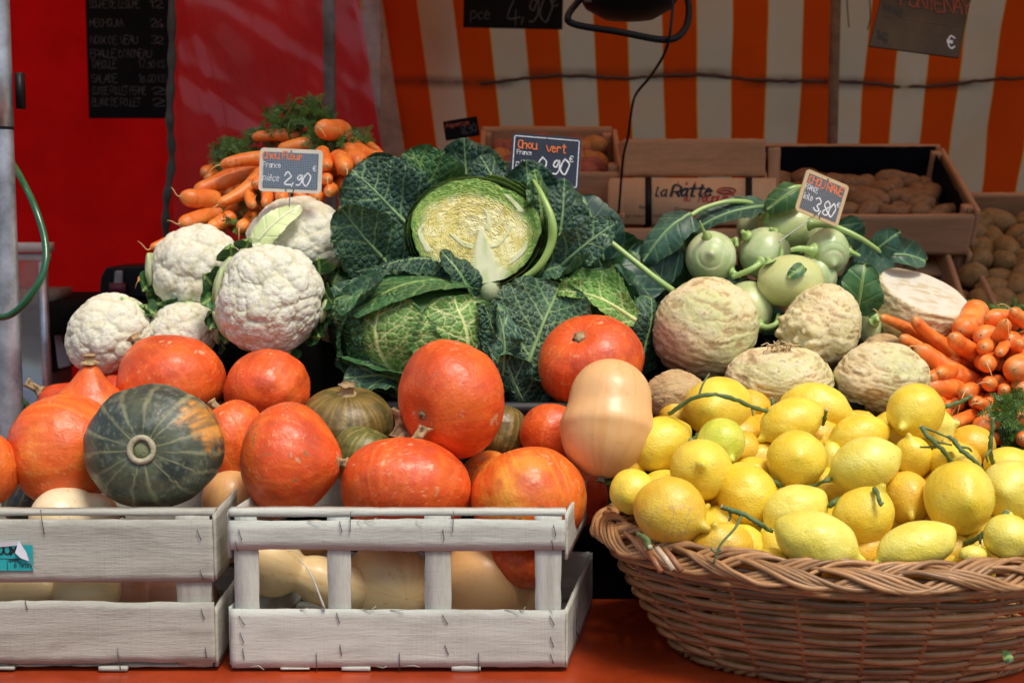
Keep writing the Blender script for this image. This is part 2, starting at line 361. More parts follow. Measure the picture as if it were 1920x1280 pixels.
# red side tarpaulin
P, s, t = cloth_grid(-2.6, at(765, 300, 3.62).x+.10, -.78, 1.9, 3.68, 120, 90, 0, .10, 9)
M_red = plain('red_tarpaulin', (.80, .005, .004), .65, 0, .12, 4, 10, .01, spec=.1, c2=(.62, .002, .002))
_n = M_red.node_tree; _b = _n.nodes['Principled BSDF']; _t = _n.nodes.new('ShaderNodeBsdfTranslucent'); _m = _n.nodes.new('ShaderNodeMixShader'); _m.inputs[0].default_value = .5
_n.links.new(_b.inputs['Base Color'].links[0].from_socket, _t.inputs[0]); _n.links.new(_b.outputs[0], _m.inputs[1]); _n.links.new(_t.outputs[0], _m.inputs[2]); _n.links.new(_m.outputs[0], _n.nodes['Material Output'].inputs[0])
rt = mk('red_tarpaulin', P, gridF(90, 120), M_red); props(rt, 'plain bright red tarpaulin closing the stall on the left', 'tarpaulin')
# overhead canopy (out of frame, shades the back)
P, s, t = cloth_grid(-2.6, 3.0, 0, 1, 0, 40, 30, 0, 0, 4)
P[..., 1] = 1.95+1.85*t; P[..., 2] = 1.50+.30*np.sin(t*3.0)+.01*fbm(np.stack([s*5, t*5, s*0], -1), 1, 2, 2)
M_canopy = vmat('canopy_canvas', .7, 50, .001, .3, var=.1, vs=5, trans=.55)
C = np.where((np.floor(s*46) % 2 == 0)[..., None], np.array([.75, .20, .03]), np.array([.70, .55, .36]))
cn = mk('canopy', P, gridF(30, 40), M_canopy, None, C); props(cn, 'striped canvas canopy stretched over the stall above the crates', 'canopy')

# main table
tb = thing('market_table', 'long trestle table under a glossy red-orange oilcloth', 'table', (0, 2.1, -.8))
nx, ny = 160, 90; X, Yg = np.meshgrid(np.linspace(-1.5, 1.6, nx), np.linspace(1.47, 2.85, ny))
Z = .0006*fbm(np.stack([X, Yg, X*0], -1), 9, 3, 1)+.0012*np.maximum(fbm(np.stack([X*.6, Yg*3, X*0], -1), 6, 3, 8), 0)-.001
P = np.stack([X, Yg, Z-.0006], -1)
sk = P[0:1].repeat(12, 0).copy()
for k in range(12):
    sk[k, :, 2] = -k*.055*.8; sk[k, :, 1] = 1.47-.012*min(k, 2)-.012*np.sin(X[0]*9)*min(k, 6)/6*.8
P = np.concatenate([sk[::-1][:-1], P])
mk('oilcloth', P, gridF(len(P), nx), M_vinyl, tb)
box_obj('table_board', (-1.48, 1.50, -.04), (1.58, 2.83, -.006), M_brownw, tb)
for x in (-1.4, 0.05, 1.5):
    for y in (1.58, 2.75): box_obj('leg', (x-.025, y-.025, -.8), (x+.025, y+.025, -.04), M_brownw, tb)
# display steps behind the front crates
st = thing('display_step', 'stepped riser under dark cloth beneath cauliflowers and cabbages', 'display riser', (.1, 2.2, 0))
b = MB(); x0 = at(95, 700, 2.0).x; x1 = 1.15
b.box((x0, 2.0, 0), (x1, 2.20, .262)); b.box((at(250, 0, 2.2).x, 2.201, 0), (x1, 2.62, .36)); b.box((at(400, 0, 2.36).x, 2.36, .36), (-.12, 2.62, .455)); 
b.build('riser', M_darkcloth, st, smooth=False)
b = MB(); b.box((x0-.002, 1.994, .262), (.50, 2.012, .285)); b.build('front_rail', M_black, st, smooth=False)
# back bench
bb = thing('back_bench', 'low wooden bench carrying the potato crates at the back', 'bench', (.6, 3.2, -.8))
box_obj('bench_top', (-.2, 2.84, .04), (1.9, 3.5, .08), M_brownw, bb)
for x in (-.1, 1.8):
    for y in (2.9, 3.44): box_obj('leg', (x-.03, y-.03, -.8), (x+.03, y+.03, .04), M_brownw, bb)

# ------------------------------------------------------------------ poles, hose
def pole(px, Y, rpx, z0, z1, mat, label, name='tent_pole', joint=None):
    r = rpx*Y/F; x = at(px, 600, Y).x
    tt = thing(name, label, 'pole', (x, Y, z0))
    V, Fa = tube([(x, Y, z) for z in np.linspace(z0, z1, 30)], r, 28); mk('tube', V, Fa, mat, tt)
    if joint:
        V, Fa = tube([(x, Y, joint), (x, Y, joint+.004)], r*1.02, 28); mk('joint_ring', V, Fa, M_black, tt)
        zz = np.linspace(joint+.004, z1, 16); V, Fa = tube([(x, Y, z) for z in zz], r*1.06, 28); mk('sleeve', V, Fa, mat, tt)
    return tt
pole(13, 2.1, 24, -.8, 1.9, M_steel, 'thick galvanised steel pole at the left edge in front', joint=at(0, 243, 2.1).z)
M_rust = plain('weathered_pole', (.16, .14, .12), .45, .5, .3, 20, c2=(.07, .05, .035))
pole(624, 3.0, 11.5, -.8, 1.9, M_rust, 'thin dark steel pole behind the clear plastic sheet and carrots')
M_brp = plain('brown_pole', (.16, .085, .045), .6, .2, .25, 40)
pole(1553, 3.42, 9.5, -.8, 1.9, M_brp, 'slim brown pole standing against the striped canvas')
hz = [(20, 300, 2.16), (40, 335, 2.12), (66, 390, 2.08), (84, 450, 2.06), (84, 500, 2.04), (62, 548, 2.03), (20, 590, 2.04), (-30, 600, 2.07), (-55, 640, 2.12), (-30, 700, 2.16), (20, 735, 2.15), (55, 770, 2.10), (60, 830, 2.08), (30, 900, 2.05)]
V, Fa = tube(spline([at(*p) for p in hz], 10), 6.6*2.06/F, 12)
ho = mk('garden_hose', V, Fa, M_hose); props(ho, 'green garden hose looped round the left steel pole', 'hose')
b = MB(); c = at(36, 170, 2.1); b.box((c.x-.006, 2.10, c.z-.026), (c.x+.004, 2.115, c.z+.026)); 
o = b.build('pole_clamp', M_black); props(o, 'small dark clamp on the side of the steel pole', 'clamp')

# display case, scale, boxes at the left behind
dc = thing('display_case', 'glass display case with pale metal frame left of the cauliflowers', 'display case', at(20, 700, 2.7))
b = MB(); a0 = at(-200, 455, 2.7); a1 = at(93, 489, 2.7)
b.box((a0.x, 2.69, a1.z+.017), (a1.x, 2.73, a0.z)); b.box((a0.x, 2.70, a1.z), (a1.x-.003, 2.72, a1.z+.014)); b.build('top_rail', M_whitep, dc, smooth=False)
b = MB(); p0 = at(75, 490, 2.7); p1 = at(94, 720, 2.7); b.box((p0.x, 2.69, p1.z-.1), (p1.x, 2.71, p0.z)); b.build('corner_post', M_steel, dc, smooth=False)
m, n, bs_, N, L = newmat('case_glass'); bs_.inputs['Transmission Weight'].default_value = .9; bs_.inputs['Roughness'].default_value = .05; bs_.inputs['Alpha'].default_value = .35; bs_.inputs['Base Color'].default_value = (.8, .85, .85, 1)
b = MB(); b.box((a0.x, 2.698, p1.z-.1), (p0.x-.001, 2.702, a1.z-.001)); b.build('glass_pane', m, dc, smooth=False)
cc = at(60, 645, 2.95); b = MB(); b.box((cc.x-.16, 2.9, -.1), (cc.x+.035, 3.1, cc.z+.08)); b.box((cc.x-.16, 2.89, cc.z+.082), (cc.x+.04, 3.1, cc.z+.11))
o = b.build('white_tub', plain('dull_white', (.22, .24, .22), .6), smooth=False); props(o, 'dull white tub with lid seen through the glass case', 'tub')
def prism(name, pix, Y, depth, mat, label, cat):
    A = np.array([at(x, y, Y) for x, y in pix]); B = A+[0, depth, 0]; n_ = len(A)
    me = bpy.data.meshes.new(name); O = A.mean(0)
    me.from_pydata([tuple(v-O) for v in np.concatenate([A, B])], [], [tuple(range(n_))[::-1], tuple(range(n_, 2*n_))]+[(i, (i+1) % n_, n_+(i+1) % n_, n_+i) for i in range(n_)])
    me.materials.append(mat); o = bpy.data.objects.new(name, me); COL.objects.link(o); o.location = O
    bv = o.modifiers.new('bevel', 'BEVEL'); bv.width = .004; bv.segments = 2
    return props(o, label, cat)
prism('dark_box', [(96, 575), (118, 566), (150, 572), (152, 600), (128, 690), (98, 700)], 2.95, .2, M_black, 'dark box with tilted edge behind the lowest cauliflower', 'box')
prism('grey_panel', [(96, 592), (104, 590), (132, 686), (108, 692)], 2.90, .02, M_grey, 'grey tilted panel leaning on the dark box', 'panel')
sc_ = thing('counter_scale', 'dark market scale with sloping front against the red tarpaulin', 'scale', at(232, 560, 3.0))
o = prism('scale_body', [(185, 556), (188, 520), (198, 501), (296, 497), (300, 560)], 3.0, .15, M_black, None, None); o.parent = sc_; o.location -= Vector(sc_.location)
o = prism('scale_display', [(212, 548), (214, 508), (229, 507), (228, 548)], 2.985, .01, M_grey, None, None); o.parent = sc_; o.location -= Vector(sc_.location)
b = MB(); b.box(at(205, 552, 2.98)-Vector((0, 0, .0)), at(236, 530, 2.99)); o = b.build('scale_badge', plain('plum_badge', (.12, .01, .03), .5), sc_, smooth=False)
b = MB(); q = at(230, 562, 3.0); b.box((q.x-.35, 2.85, q.z-.06), (q.x+.35, 3.25, q.z)); b.box((q.x-.33, 2.9, -.8), (q.x-.29, 2.94, q.z-.06)); b.box((q.x+.29, 2.9, -.8), (q.x+.33, 2.94, q.z-.06))
o = b.build('side_counter', M_darkcloth, smooth=False); props(o, 'dark side counter under the scale behind the cauliflowers', 'counter')

# clear plastic sheet
P, s, t = cloth_grid(at(318, 300, 2.9).x, at(715, 300, 2.9).x, .3, 1.5, 2.9, 150, 150, 0, .0, 21)
q3 = np.stack([P[..., 0]*1.0, P[..., 0]*0, P[..., 2]*.55], -1)
q4 = np.stack([P[..., 0]+P[..., 2]*.22, P[..., 0]*0, P[..., 2]*.12], -1)
P[..., 1] += .06*fbm(q4, 5, 2, 3)+.016*np.abs(fbm(q4, 15, 2, 31))+.004*fbm(np.stack([P[..., 0]*.6+P[..., 2], P[..., 0]*0, P[..., 2]*.3], -1), 14, 2, 12)
m, n, bs_, N, L = newmat('clear_plastic'); out = n.nodes['Material Output']
tr = N('ShaderNodeBsdfTransparent'); tr.inputs[0].default_value = (.90, .86, .86, 1); gl = N('ShaderNodeBsdfGlossy'); gl.inputs['Roughness'].default_value = .12; gl.inputs[0].default_value = (.9, .9, .9, 1)
df = N('ShaderNodeBsdfDiffuse'); df.inputs[0].default_value = (.30, .25, .25, 1)
lw = N('ShaderNodeLayerWeight'); lw.inputs[0].default_value = .35
m1 = N('ShaderNodeMixShader'); m1.inputs[0].default_value = .07; L(tr.outputs[0], m1.inputs[1]); L(df.outputs[0], m1.inputs[2])
mrr = N('ShaderNodeMapRange'); mrr.inputs[3].default_value = .02; mrr.inputs[4].default_value = .35; L(lw.outputs['Facing'], mrr.inputs[0])
m2 = N('ShaderNodeMixShader'); L(mrr.outputs[0], m2.inputs[0]); L(m1.outputs[0], m2.inputs[1]); L(gl.outputs[0], m2.inputs[2]); L(m2.outputs[0], out.inputs[0])
ps = thing('plastic_sheet', 'wrinkled clear plastic sheet hanging in front of the red tarpaulin', 'plastic sheet', (P[..., 0].mean(), 2.9, .3))
mk('film', P, gridF(150, 150), m, ps)
ep = spline([at(322, -250, 2.88), at(322, 0, 2.88), at(322, 120, 2.88), at(318, 220, 2.87), at(322, 300, 2.88), at(312, 380, 2.87), at(310, 470, 2.88), at(300, 560, 2.88)], 12)
rs = .0075+.0016*np.sin(np.arange(len(ep))*.9); V, Fa = tube(ep, rs, 10); mk('edge_binding', V, Fa, plain('dark_binding', (.035, .04, .03), .6, 0, .5, 30, c2=(.01, .012, .012)), ps)

# ------------------------------------------------------------------ handwriting (stroke letters)
GL = {'A': "02 39 62|15 55", 'B': "02 09 49 58 56 46 06|46 65 63 52 02", 'C': "68 39 17 14 32 63", 'D': "02 09 38 65 43 02", 'E': "69 09 02 62|06 46",
'F': "69 09 02|06 46", 'G': "68 39 17 14 32 63 65 45", 'H': "09 02|69 62|06 66", 'I': "39 32", 'K': "09 02|69 05 62", 'L': "09 02 62", 'M': "02 09 35 69 62",
'N': "02 09 62 69", 'O': "39 17 04 32 54 67 39", 'P': "02 09 49 67 55 05", 'R': "02 09 49 67 55 05|35 62", 'S': "68 39 08 16 55 63 32 03", 'T': "09 69|39 32",
'U': "09 04 32 64 69", 'V': "09 32 69", 'X': "09 62|69 02", 'Y': "09 36 69|36 32", 'a': "56 37 15 14 32 54|57 53 62", 'c': "56 37 15 14 32 53",
'e': "15 55 46 27 15 13 32 53", 'f': "59 38 32|16 46", 'h': "09 02|05 37 56 52", 'i': "37 32|39 39", 'k': "19 12|56 14 52", 'l': "29 23 42", 'n': "07 02|05 37 56 52",
'm': "07 02|05 27 35 32|35 57 66 62", 'o': "37 15 14 32 54 55 37", 'p': "07 00|06 37 56 54 33 03", 'q': "57 50|56 27 05 03 32 54", 'r': "17 12|15 37 56", 't': "39 33 42 52|17 57",
'u': "07 03 32 53 57|53 62", 'v': "07 32 67", 'd': "59 52|56 27 05 03 32 53", 'g': "57 51 30 11|56 27 05 03 32 54", 's': "56 37 16 45 53 32 13", 'b': "09 02|05 37 56 54 32 03",
'0': "39 17 04 32 54 67 39", '1': "17 39 32", '2': "07 29 57 56 13 22 62", '3': "08 39 67 35 63 32 03", '4': "49 03 63|45 41", '5': "69 09 06 46 64 32 02",
'6': "58 17 03 32 54 36 04", '7': "09 69 22", '8': "35 07 39 67 35 03 32 63 35", '9': "57 38 16 35 58 54 32 12", '€': "68 39 17 14 32 63|06 46|05 45",
',': "33 21", '.': "32 33", "'": "39 37", '-': "15 55", 'è': "15 55 46 27 15 13 32 53|29 48", 'é': "15 55 46 27 15 13 32 53|28 49", 'É': "69 09 02 62|06 46"}
def text_mesh(txt, h, wl, seed=0, slant=0.0, adv=.78, wob=.03, aspect=.6):
    """strokes in the XZ plane, facing -Y; origin at the left of the baseline"""
    rn = random.Random(seed); mb = MB(); x = 0
    for ch in txt:
        if ch == ' ': x += h*.42; continue
        g_ = GL.get(ch) or GL.get(ch.upper())
        if not g_: x += h*.4; continue
        narrow = ch in "Il1i,.'"
        sc_ = 1+rn.uniform(-.06, .06); dy = rn.uniform(-.03, .03)*h
        for st_ in g_.split('|'):
            pp = [((int(q[0])/6+rn.uniform(-wob, wob))*aspect*h, (int(q[1])-2)/7*h*sc_+dy+rn.uniform(-wob, wob)*h*.6) for q in st_.split()]
            if len(pp) == 2 and pp[0] == pp[1]: pp[1] = (pp[0][0]+wl*.5, pp[0][1])
            if len(pp) > 2: pp = [tuple(v) for v in spline([(a, 0, b_) for a, b_ in pp], 4)[:, [0, 2]]]
            off = -.3*aspect*h*(.7 if narrow else 0)
            pp = np.array([(x+a+off+slant*b_, b_) for a, b_ in pp]); T = np.gradient(pp, axis=0) if len(pp) > 2 else np.array([pp[1]-pp[0]]*2)
            T /= np.linalg.norm(T, axis=1)[:, None]+1e-9; Nn = np.stack([-T[:, 1], T[:, 0]], -1)
            ww = wl*(.75+.5*np.random.RandomState(seed+int(x*1e4) % 999).rand(len(pp)))[:, None]/2
            pp[0] -= T[0]*wl*.4; pp[-1] += T[-1]*wl*.4
            a = pp+Nn*ww; c = pp-Nn*ww; k = len(pp)
            y = -rn.uniform(0, .0001)
            V = np.concatenate([np.stack([a[:, 0], np.full(k, y), a[:, 1]], -1), np.stack([c[:, 0], np.full(k, y), c[:, 1]], -1)])
            i = np.arange(k-1); mb.add(V, np.stack([i+k, i+k+1, i+1, i], -1))
        x += h*aspect*(adv/.6*.78 if not narrow else .62)
    return mb, x
def write(parent, name, txt, x, z, h, wl, mat, rot=0, y=-.0012, width=None, **k):
    mb, wd = text_mesh(txt, h, wl, **k)
    o = mb.build(name, mat, None, smooth=False, world=False); o.parent = parent; o.location = (x, y, z); o.rotation_euler = (0, -rot, 0)
    if width: o.scale = (width/wd, 1, 1)
    return o
def rrect(w_, h_, r, n=5):
    pts = []
    for cx, cz, a0 in ((w_/2-r, h_/2-r, 0), (-w_/2+r, h_/2-r, 90), (-w_/2+r, -h_/2+r, 180), (w_/2-r, -h_/2+r, 270)):
        for i in range(n+1):
            a = math.radians(a0+90*i/n); pts.append((cx+r*math.cos(a), cz+r*math.sin(a)))
    return pts
def plate(name, w_, h_, r, th, mat, parent, y=0, x=0, z=0):
    p = rrect(w_, h_, r); n_ = len(p); me = bpy.data.meshes.new(name)
    V = [(a+x, y, c+z) for a, c in p]+[(a+x, y+th, c+z) for a, c in p]
    me.from_pydata(V, [], [tuple(range(n_))[::-1], tuple(range(n_, 2*n_))]+[(i, (i+1) % n_, n_+(i+1) % n_, n_+i) for i in range(n_)])
    me.update(); me.materials.append(mat); o = bpy.data.objects.new(name, me); COL.objects.link(o); o.parent = parent; return o
def gridmat(name, base, line, cell):
    m, n, b, N, L = newmat(name); tc = N('ShaderNodeTexCoord'); sp = N('ShaderNodeSeparateXYZ'); L(tc.outputs['Object'], sp.inputs[0])
    def M_(op, x, y=0.0):
        q = N('ShaderNodeMath'); q.operation = op
        for i, tt in enumerate((x, y)):
            if isinstance(tt, (int, float)): q.inputs[i].default_value = tt
            else: L(tt, q.inputs[i])
        return q.outputs[0]
    fx = M_('LESS_THAN', M_('FRACT', M_('MULTIPLY', sp.outputs[0], 1/cell)), .28); fz = M_('LESS_THAN', M_('FRACT', M_('MULTIPLY', sp.outputs[2], 1/cell)), .28)
    mx = N('ShaderNodeMix'); mx.data_type = 'RGBA'; L(M_('MAXIMUM', fx, fz), mx.inputs[0]); mx.inputs[6].default_value = tuple(base)+(1,); mx.inputs[7].default_value = tuple(line)+(1,)
    L(mx.outputs[2], b.inputs['Base Color']); b.inputs['Roughness'].default_value = .45; return m
def tag(px, py, Y, w_, h_, roll, yaw, pitch, frame, face, label, name='price_tag', cat='price tag', border=.006, pin=None):
    c = at(px, py, Y); t_ = thing(name, label, cat, c, 'price tags standing on the vegetables', rot=Euler((pitch, roll, yaw), 'XYZ'))
    plate('frame', w_, h_, .006, .0025, frame, t_)
    plate('face', w_-2*border, h_-2*border, .001, .001, face, t_, y=-.0009)
    for sx, sz in ((0, 1), (-.12, -1), (.12, -1)):
        plate('clip', .0022, .0022, .0008, .001, M_wire, t_, y=-.0018, x=sx*w_*.5, z=sz*(h_/2-border*.6))
    return t_
def pinwire(t_, pts, r=.0008):
    V, Fa = tube(spline(pts, 6), r, 6); return mk('pin', V, Fa, M_chrome, None, world=False)
gm1 = gridmat('blue_grid_slate', (.045, .065, .095), (.22, .27, .33), .0026)
gm2 = gridmat('dark_grid_slate', (.018, .022, .030), (.20, .22, .24), .0028)
k = 2.2/F
t1 = tag(545, 320, 2.2, 117*k, 81*k, math.radians(2.5), 0, math.radians(-6), M_cream, gm1, 'cream-framed price tag reading Chou Fleur France pièce 2,90€ above the cauliflowers')
write(t1, 'product_name', 'Chou Fleur', -.044, .017, .0105, .0016, M_ochalk, width=.062, seed=3)
write(t1, 'origin', 'France', -.043, .0035, .008, .0009, M_chalk, width=.028, seed=4)
write(t1, 'unit', 'pièce', -.043, -.017, .0095, .0009, M_chalk, width=.026, seed=5, slant=.2)
write(t1, 'price', '2,90', -.010, -.022, .019, .0021, M_chalk, width=.040, seed=6, slant=.12)
write(t1, 'euro', '€', .034, .001, .008, .0010, M_chalk, seed=7)
p = pinwire(t1, [(0, .002, -.033), (.0, .002, -.055), (.001, .003, -.075)]); p.parent = t1
k = 2.3/F
t2 = tag(1023, 303, 2.3, 130*k, 98*k, math.radians(4.5), math.radians(4), math.radians(-8), M_navy, M_navy, 'navy price tag reading Chou vert France pièce behind the savoy cabbages', border=.009)
for (w_, h_, x, z) in ((.106, .0016, 0, .0376), (.106, .0016, 0, -.0376), (.0016, .0736, -.0522, 0), (.0016, .0736, .0522, 0)):
    plate('border_line', w_*.98, h_, .0003, .0004, M_chalk, t2, y=-.0006, x=x, z=z)
write(t2, 'product_name', 'Chou', -.047, .018, .013, .0019, M_ochalk, width=.032, seed=8, y=-.0025)
write(t2, 'product_name', 'vert', .000, .016, .013, .0019, M_ochalk, width=.032, seed=9, y=-.0025)
write(t2, 'origin', 'France', -.047, .008, .007, .0009, M_chalk, width=.024, seed=10, y=-.0025)
write(t2, 'unit', 'pièce', -.048, -.012, .011, .0012, M_chalk, width=.026, seed=11, slant=.15, y=-.0025)
write(t2, 'price', '0 90', -.012, -.018, .024, .0026, M_chalk, width=.050, seed=12, y=-.0025)
write(t2, 'euro', '€', .038, .002, .010, .0012, M_chalk, seed=13, y=-.0025)
p = pinwire(t2, [(0, .003, -.04), (.0, .004, -.07), (.001, .006, -.10)]); p.parent = t2
k = 2.2/F
t3 = tag(1542, 371, 2.2, 92*k, 83*k, math.radians(21), math.radians(12), math.radians(-10), M_tan, gm2, 'tilted tan-framed price tag reading CHOU RAVE 3,80€ on the kohlrabi')
write(t3, 'product_name', 'CHOU RAVE', -.031, .0135, .0125, .0017, M_ochalk, width=.062, seed=14)
write(t3, 'origin', 'FRANCE', -.032, .003, .008, .0009, M_chalk, width=.022, seed=15)
write(t3, 'unit', 'kilo', -.031, -.012, .0095, .0012, M_chalk, width=.016, seed=16)
write(t3, 'price', '3,80', -.010, -.024, .021, .0023, M_chalk, width=.036, seed=17)
write(t3, 'euro', '€', .026, -.005, .008, .0010, M_chalk, seed=18)
p = pinwire(t3, [(-.005, .002, -.034), (-.02, .004, -.055), (-.035, .006, -.075), (-.045, .006, -.09)], .0009); p.parent = t3
# back signs
c = at(240, 40, 3.25); sg = thing('menu_board', 'tall black chalk menu of dishes hanging on the red tarpaulin', 'menu board', c)
k = 3.25/F; plate('board', 155*k, 354*k, .002, .004, M_slate, sg)
rows = [('SOUPE DE LEGUME', 8, .66, '12'), ('MECHOUIA', 42, .44, '24'), ('NOIX DE VEAU', 73, .62, '32'), ("EPAULE D'AGNEAU", 98, .8, ''), ('TABOULE', 117, .34, '17.90 KG'), ('SALADE', 143, .34, '16.00 KG'), ('CUISSE POULET FERMIE', 165, .72, '2'), ('BLANC DE POULET', 186, .64, '2')]
rows = [('TERRINE DE CAMPAGNE', -22, .75, '')]+rows
for i, (tx, py, wd, pr) in enumerate(rows):
    z = (40-py-8)*k
    write(sg, 'dish_name', tx, -70*k, z, 14*k, 1.5*k, M_chalkdim, width=wd*140*k, seed=30+i)
    if pr: write(sg, 'dish_price', pr, (18 if len(pr) > 3 else 42)*k, z, 14*k, 1.5*k, M_chalkdim, width=(50 if len(pr) > 3 else 24)*k, seed=50+i)
c = at(963, -20, 3.35); k = 3.35/F; sg = thing('hanging_price_sign', 'black price sign marked 4,90€ hanging at the top of the striped canvas', 'sign', c, rot=(0, math.radians(1.2), 0))
plate('board', 183*k, 142*k, .002, .004, M_slate, sg)
write(sg, 'price', '4,90', -10*k, -58*k, 48*k, 3.2*k, M_chalkdim, width=82*k, seed=60); write(sg, 'euro', '€', 68*k, -30*k, 22*k, 1.8*k, M_chalkdim, seed=61); write(sg, 'unit', 'pce', -78*k, -56*k, 20*k, 1.6*k, M_chalkdim, seed=62)
c = at(865, 241, 3.0); k = 3.0/F; sg = thing('small_price_sign', 'small dark price sign marked 8,90 behind the top cabbage leaves', 'sign', c, rot=(math.radians(-4), math.radians(-9), 0))
plate('board', 64*k, 36*k, .002, .004, M_slate, sg); write(sg, 'price', '8,90', 0, -10*k, 15*k, 1.8*k, M_chalkdim, width=28*k, seed=63); write(sg, 'product_name', 'Asperge', -28*k, 5*k, 8*k, 1.2*k, M_odim, width=45*k, seed=64)
V, Fa = tube([(0, .005, -.02), (0, .006, -.12)], .0015, 6); o = mk('pin', V, Fa, M_chrome, None, world=False); o.parent = sg
c = at(1735, 20, 2.75); k = 2.75/F; sg = thing('slate_sign', 'tilted glossy slate sign headed FONTENAY with a euro mark at top right', 'sign', c, rot=(math.radians(-14), math.radians(6), math.radians(10)))
ps_ = [(-108, -82), (68, -82), (108, 120), (-62, 120)]
me = bpy.data.meshes.new('board'); me.from_pydata([(x*k, 0, z*k) for x, z in ps_]+[(x*k, .006, z*k) for x, z in ps_], [], [(0,1,2,3),(7,6,5,4),(0,4,5,1),(1,5,6,2),(2,6,7,3),(3,7,4,0)])
M_gslate = plain('glossy_slate', (.075, .045, .015), .35, 0, .3, 7, 30, .001, c2=(.010, .008, .005), spec=.25); me.materials.append(M_gslate); o = bpy.data.objects.new('board', me); COL.objects.link(o); o.parent = sg
write(sg, 'product_name', 'FONTENAY', -50*k, 2*k, 26*k, 2.6*k, M_odim, width=140*k, seed=70); write(sg, 'origin', 'FRANCE', -84*k, -12*k, 12*k, 1.4*k, M_chalkdim, width=42*k, rot=-.15, seed=71)
write(sg, 'unit', 'kg', -92*k, -66*k, 16*k, 2*k, M_chalkdim, seed=72); write(sg, 'euro', '€', 44*k, -66*k, 24*k, 3*k, M_chalk, seed=73)
b = MB()
for z in (34, -22, 4): b.box((-86*k, -.0008, z*k), (70*k, -.0001, (z+1)*k))
b.build('ruled_line', M_faintink, None, smooth=False, world=False).parent = sg
V, Fa = tube([(98*k, .004, 60*k), (104*k, .004, 150*k), (95*k, .004, 400*k)], .002, 6); o = mk('hanging_cord', V, Fa, M_black, None, world=False); o.parent = sg
for i, (xa, ya) in enumerate(((1590, 52), (1632, 56))):
    V, Fa = tube(spline([at(xa-3, -150, 3.4), at(xa-2, -20, 3.4), at(xa, 30, 3.4), at(xa+(2 if i == 0 else -5), ya, 3.4)], 6), .0015, 6)
    o = mk('hanging_string', V, Fa, M_black); props(o, ['thin black string end hanging nearest the brown pole', 'thin black string end hanging close to the slate sign'][i], 'string', 'strings hanging on the canvas')
# spotlight
c = at(1180, -20, 2.6); k = 2.6/F; sp_ = thing('spotlight', 'round black lamp head in a tubular bracket hanging at the top of the stall', 'lamp', c)
aa = np.linspace(0, 1, 14); prof = [(0, -58), (45, -54), (80, -35), (98, -5), (104, 10), (106, 30), (100, 34), (86, 36), (80, 60), (40, 80), (0, 84)]
th = np.linspace(0, 2*math.pi, 48, endpoint=False)
V = np.array([[(c.x+r*k*math.cos(a), c.y+r*k*math.sin(a), c.z+z*k) for a in th] for r, z in prof]); mk('lamp_head', V, gridF(len(prof), 48, True), M_black, sp_)
V, Fa = tube(spline([at(1115, -60, 2.55), at(1095, -12, 2.55), at(1066, 28, 2.5), at(1078, 46, 2.5), at(1160, 60, 2.48), at(1248, 75, 2.48), at(1282, 58, 2.5), at(1292, 20, 2.52), at(1284, -30, 2.55)], 10), 6.2*k, 12); mk('bracket', V, Fa, M_black, sp_)
V, Fa = tube([at(1110, -2, 2.56), at(1096, -2, 2.56)], 7*k, 10); mk('wing_bolt', V, Fa, M_chrome, sp_)
V, Fa = tube(spline([at(1262, -40, 2.5), at(1261, 20, 2.47), at(1250, 90, 2.48), at(1222, 140, 2.6), at(1192, 178, 2.7), at(1183, 215, 2.8), at(1178, 255, 2.85), at(1168, 300, 2.9), at(1160, 400, 2.93)], 10), 2.6*k, 8)
o = mk('lamp_cable', V, Fa, M_black); props(o, 'black cable dangling from the lamp down to the cardboard box', 'cable')

# ------------------------------------------------------------------ wooden boards and crates
def board(parent, name, loc, L_, H, T, mat, rotz=0, seed=0, warp=.001, vertical=False, rough=.0008, label=None):
    """box, local X along the grain, thickness in Y (front at y=0), height in Z; loc = lower left front corner"""
    nx = max(8, int(L_/.006)); nz = max(3, int(H/.008)); rn = np.random.RandomState(seed+11)
    X, Z = np.meshgrid(np.linspace(0, L_, nx), np.linspace(0, H, nz))
    e = np.stack([X*60, X*0+seed*3.3, Z*0], -1)
    dz = rough*vnoise(e, 1)+rough*2.2*fbm(np.stack([X*9, X*0+seed, X*0], -1), 1, 2, 4)
    wz = (Z/H-.5)*2; Z2 = Z+dz*wz
    X2 = X+rough*.8*vnoise(np.stack([Z*80, X*0+seed, X*0], -1), 2)*((X/L_-.5)*2)**9
    Yf = warp*fbm(np.stack([X*4, Z*4, X*0+seed*1.7], -1), 1, 2, 6)
    A = np.stack([X2, Yf, Z2], -1); B = np.stack([X2, Yf+T, Z2], -1)
    V = np.concatenate([A.reshape(-1, 3), B.reshape(-1, 3)]); n_ = nx*nz
    F1 = gridF(nz, nx); F2 = F1[:, ::-1]+n_
    i = np.arange(nx-1); t0 = (nz-1)*nx; bot = np.stack([i, i+n_, i+1+n_, i+1], -1); top = np.stack([t0+i, t0+i+1, t0+i+1+n_, t0+i+n_], -1)
    j = np.arange(nz-1)*nx; lft = np.stack([j, j+nx, j+nx+n_, j+n_], -1); r0 = j+nx-1; rgt = np.stack([r0, r0+n_, r0+nx+n_, r0+nx], -1)
    Fa = np.concatenate([F1, F2, bot, top, lft, rgt])
    o = mk(name, V, Fa, mat, None, world=False, smooth=False); o.parent = parent; o.location = loc
    o.rotation_euler = (0, -math.pi/2, rotz) if vertical else (0, 0, rotz)
    if label: o['label'] = label
    return o
def staple(parent, x, y, z, a, ln=.012):
    dx, dz = math.sin(a)*ln/2, math.cos(a)*ln/2
    V, Fa = tube([(x-dx, y+.002, z-dz), (x-dx, y-.0006, z-dz), (x, y-.0012, z), (x+dx, y-.0006, z+dz), (x+dx, y+.002, z+dz)], .00055, 5)
    o = mk('staple', V, Fa, M_wire, None, world=False); o.parent = parent; return o
